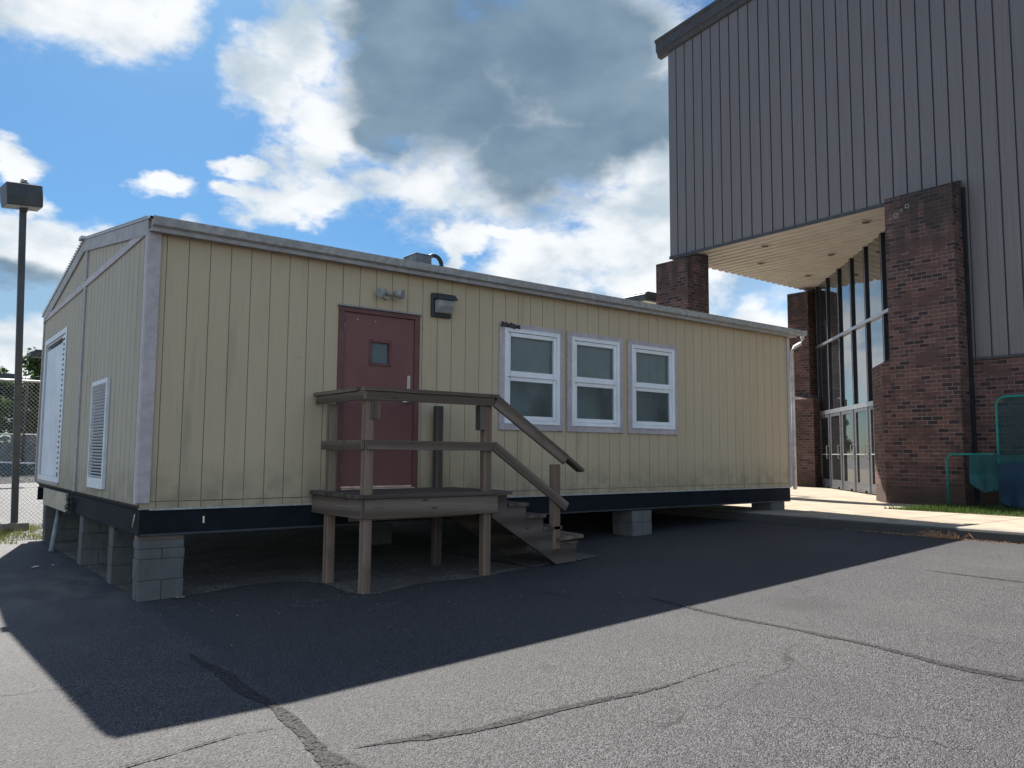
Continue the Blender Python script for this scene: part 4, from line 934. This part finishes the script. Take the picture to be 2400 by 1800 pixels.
for k in range(14):
    b=MB(); b.tube([(-16+k*3,42,-.86),(-16+k*3,42,1.4)],.04,6); b.build('post','galvanised',t)
b=MB(); b.tube([(-16,42,1.38),(23,42,1.38)],.035,6); b.build('top_rail','galvanised',t)
b=MB(); b.face([(-16,42.02,-.8),(23,42.02,-.8),(23,42.02,1.36),(-16,42.02,1.36)]); b.build('mesh','far_mesh',t,recalc=False)
t=thing('tennis_net','distant sagging white topped tennis net seen through the fence','tennis net',(3,30,-.86))
for x in (.4,4.8):
    b=MB(); b.tube([(x,30,-.86),(x,30,.22)],.05,8); b.build('post','lamp_bronze',t)
b=MB(); P=[(.4+4.4*k/10,30,.17-.13*math.sin(math.pi*k/10)) for k in range(11)]
for i in range(10): b.face([P[i],P[i+1],(P[i+1][0],30,P[i+1][2]-.06),(P[i][0],30,P[i][2]-.06)])
b.build('net_band','net_white',t,recalc=False)
b=MB()
for i in range(10): b.face([(P[i][0],30.02,-.82),(P[i+1][0],30.02,-.82),(P[i+1][0],30.02,P[i+1][2]),(P[i][0],30.02,P[i][2])])
b.build('net','dark_net',t,recalc=False)
# ------------------------------------------------------------------ trees
def tree_proto(seed,h,w,n):
    r_=random.Random(seed); t=thing('tree','x','tree')
    b=MB(); b.tube([(0,0,-.1),(.05,0,h*.25),(-.05,.1,h*.55),(0,0,h*.8)],.2,8,True,[.24,.18,.11,.04])
    cl=[]
    for k in range(34):
        a=r_.uniform(0,6.28); z=h*r_.uniform(.06,.95); rad=w*(1-abs(z/h-.45)**1.6*1.5)*r_.uniform(.35,1); rad=max(rad,.2)
        c=Vector((math.cos(a)*rad,math.sin(a)*rad,z)); cl.append((c,r_.uniform(.5,1.05)*h*.13))
        if k%3==0: b.tube([(0,0,max(z-h*.15,h*.15)),tuple(c)],.05,5,True,[.07,.02])
    b.build('trunk','bark',t,loc=(0,0,0),recalc=False)
    b=MB()
    for _ in range(n):
        c,s=cl[r_.randrange(len(cl))]; d=Vector((r_.gauss(0,1),r_.gauss(0,1),r_.gauss(0,1))).normalized()*s*r_.random()**.4; d.z*=.8; p=c+d
        sz=r_.uniform(.08,.17); q=[Vector((r_.gauss(0,1),r_.gauss(0,1),r_.gauss(0,1))).normalized() for _ in range(2)]; e=q[0].cross(q[1]).normalized()
        k=len(b.v); b.v+=[tuple(p+q[0]*sz),tuple(p+e*sz*.6),tuple(p-q[0]*sz),tuple(p-e*sz*.6)]; b.f.append((k,k+1,k+2,k+3)); b.uv+=[(0,0)]*4; b.sm.append(False)
    b.build('crown','tree_leaf',t,loc=(0,0,0),recalc=False); return t
protos=[tree_proto(1,7,2.7,8500),tree_proto(2,6,3.0,8500),tree_proto(3,7.5,2.4,8000)]
spots=[]
rt=random.Random(4)
for k in range(11): spots.append((-7.5+k*1.6+rt.uniform(-.4,.4),47+rt.uniform(-1.5,3),rt.uniform(.85,1.05)))
k=0
for x in [20,27,33,40,46,52,59,65,71,78,85,92]: spots.append((x+rt.uniform(-2,2),72+rt.uniform(-4,4),rt.uniform(.75,1.0)))
for k in range(8):
    o=copy_tree(protos[k%3]); o.name='shrub'; o.location=(-4+k*1.6,44.2+.5*(k%2),-1.0); o.scale=(.62,.62,.34+.04*(k%3)); o.rotation_euler=(0,0,k*2.1)
    o['label']='low dark bush right behind the far fence, %s from the left'%['first','second','third','fourth','fifth','sixth','seventh','eighth'][k]; o['category']='shrub'; o['group']='bushes behind the far fence'
nth=['first','second','third','fourth','fifth','sixth','seventh','eighth','ninth','tenth','eleventh']
for i,(x,y,s) in enumerate(spots):
    pi=i%3; o=protos[pi] if i<3 else copy_tree(protos[pi])
    o.location=(x,y,-.95); o.scale=(s*1.1,s*1.1,s if y<60 else s*.95); o.rotation_euler=(0,0,i*1.3)
    if i<11: o['label']='leafy green tree behind the far fence, %s from the left in its row'%nth[i]; o['group']='trees behind the court fence'
    else: o['label']='far green tree hidden behind the buildings, %s from the left of its line'%['first','second','third','fourth','fifth','sixth','seventh','eighth','ninth','tenth','eleventh','twelfth'][i-11]; o['group']='trees far behind the trailer'
# ------------------------------------------------------------------ render
SC.render.engine='CYCLES'
SC.cycles.max_bounces=6; SC.cycles.transparent_max_bounces=12
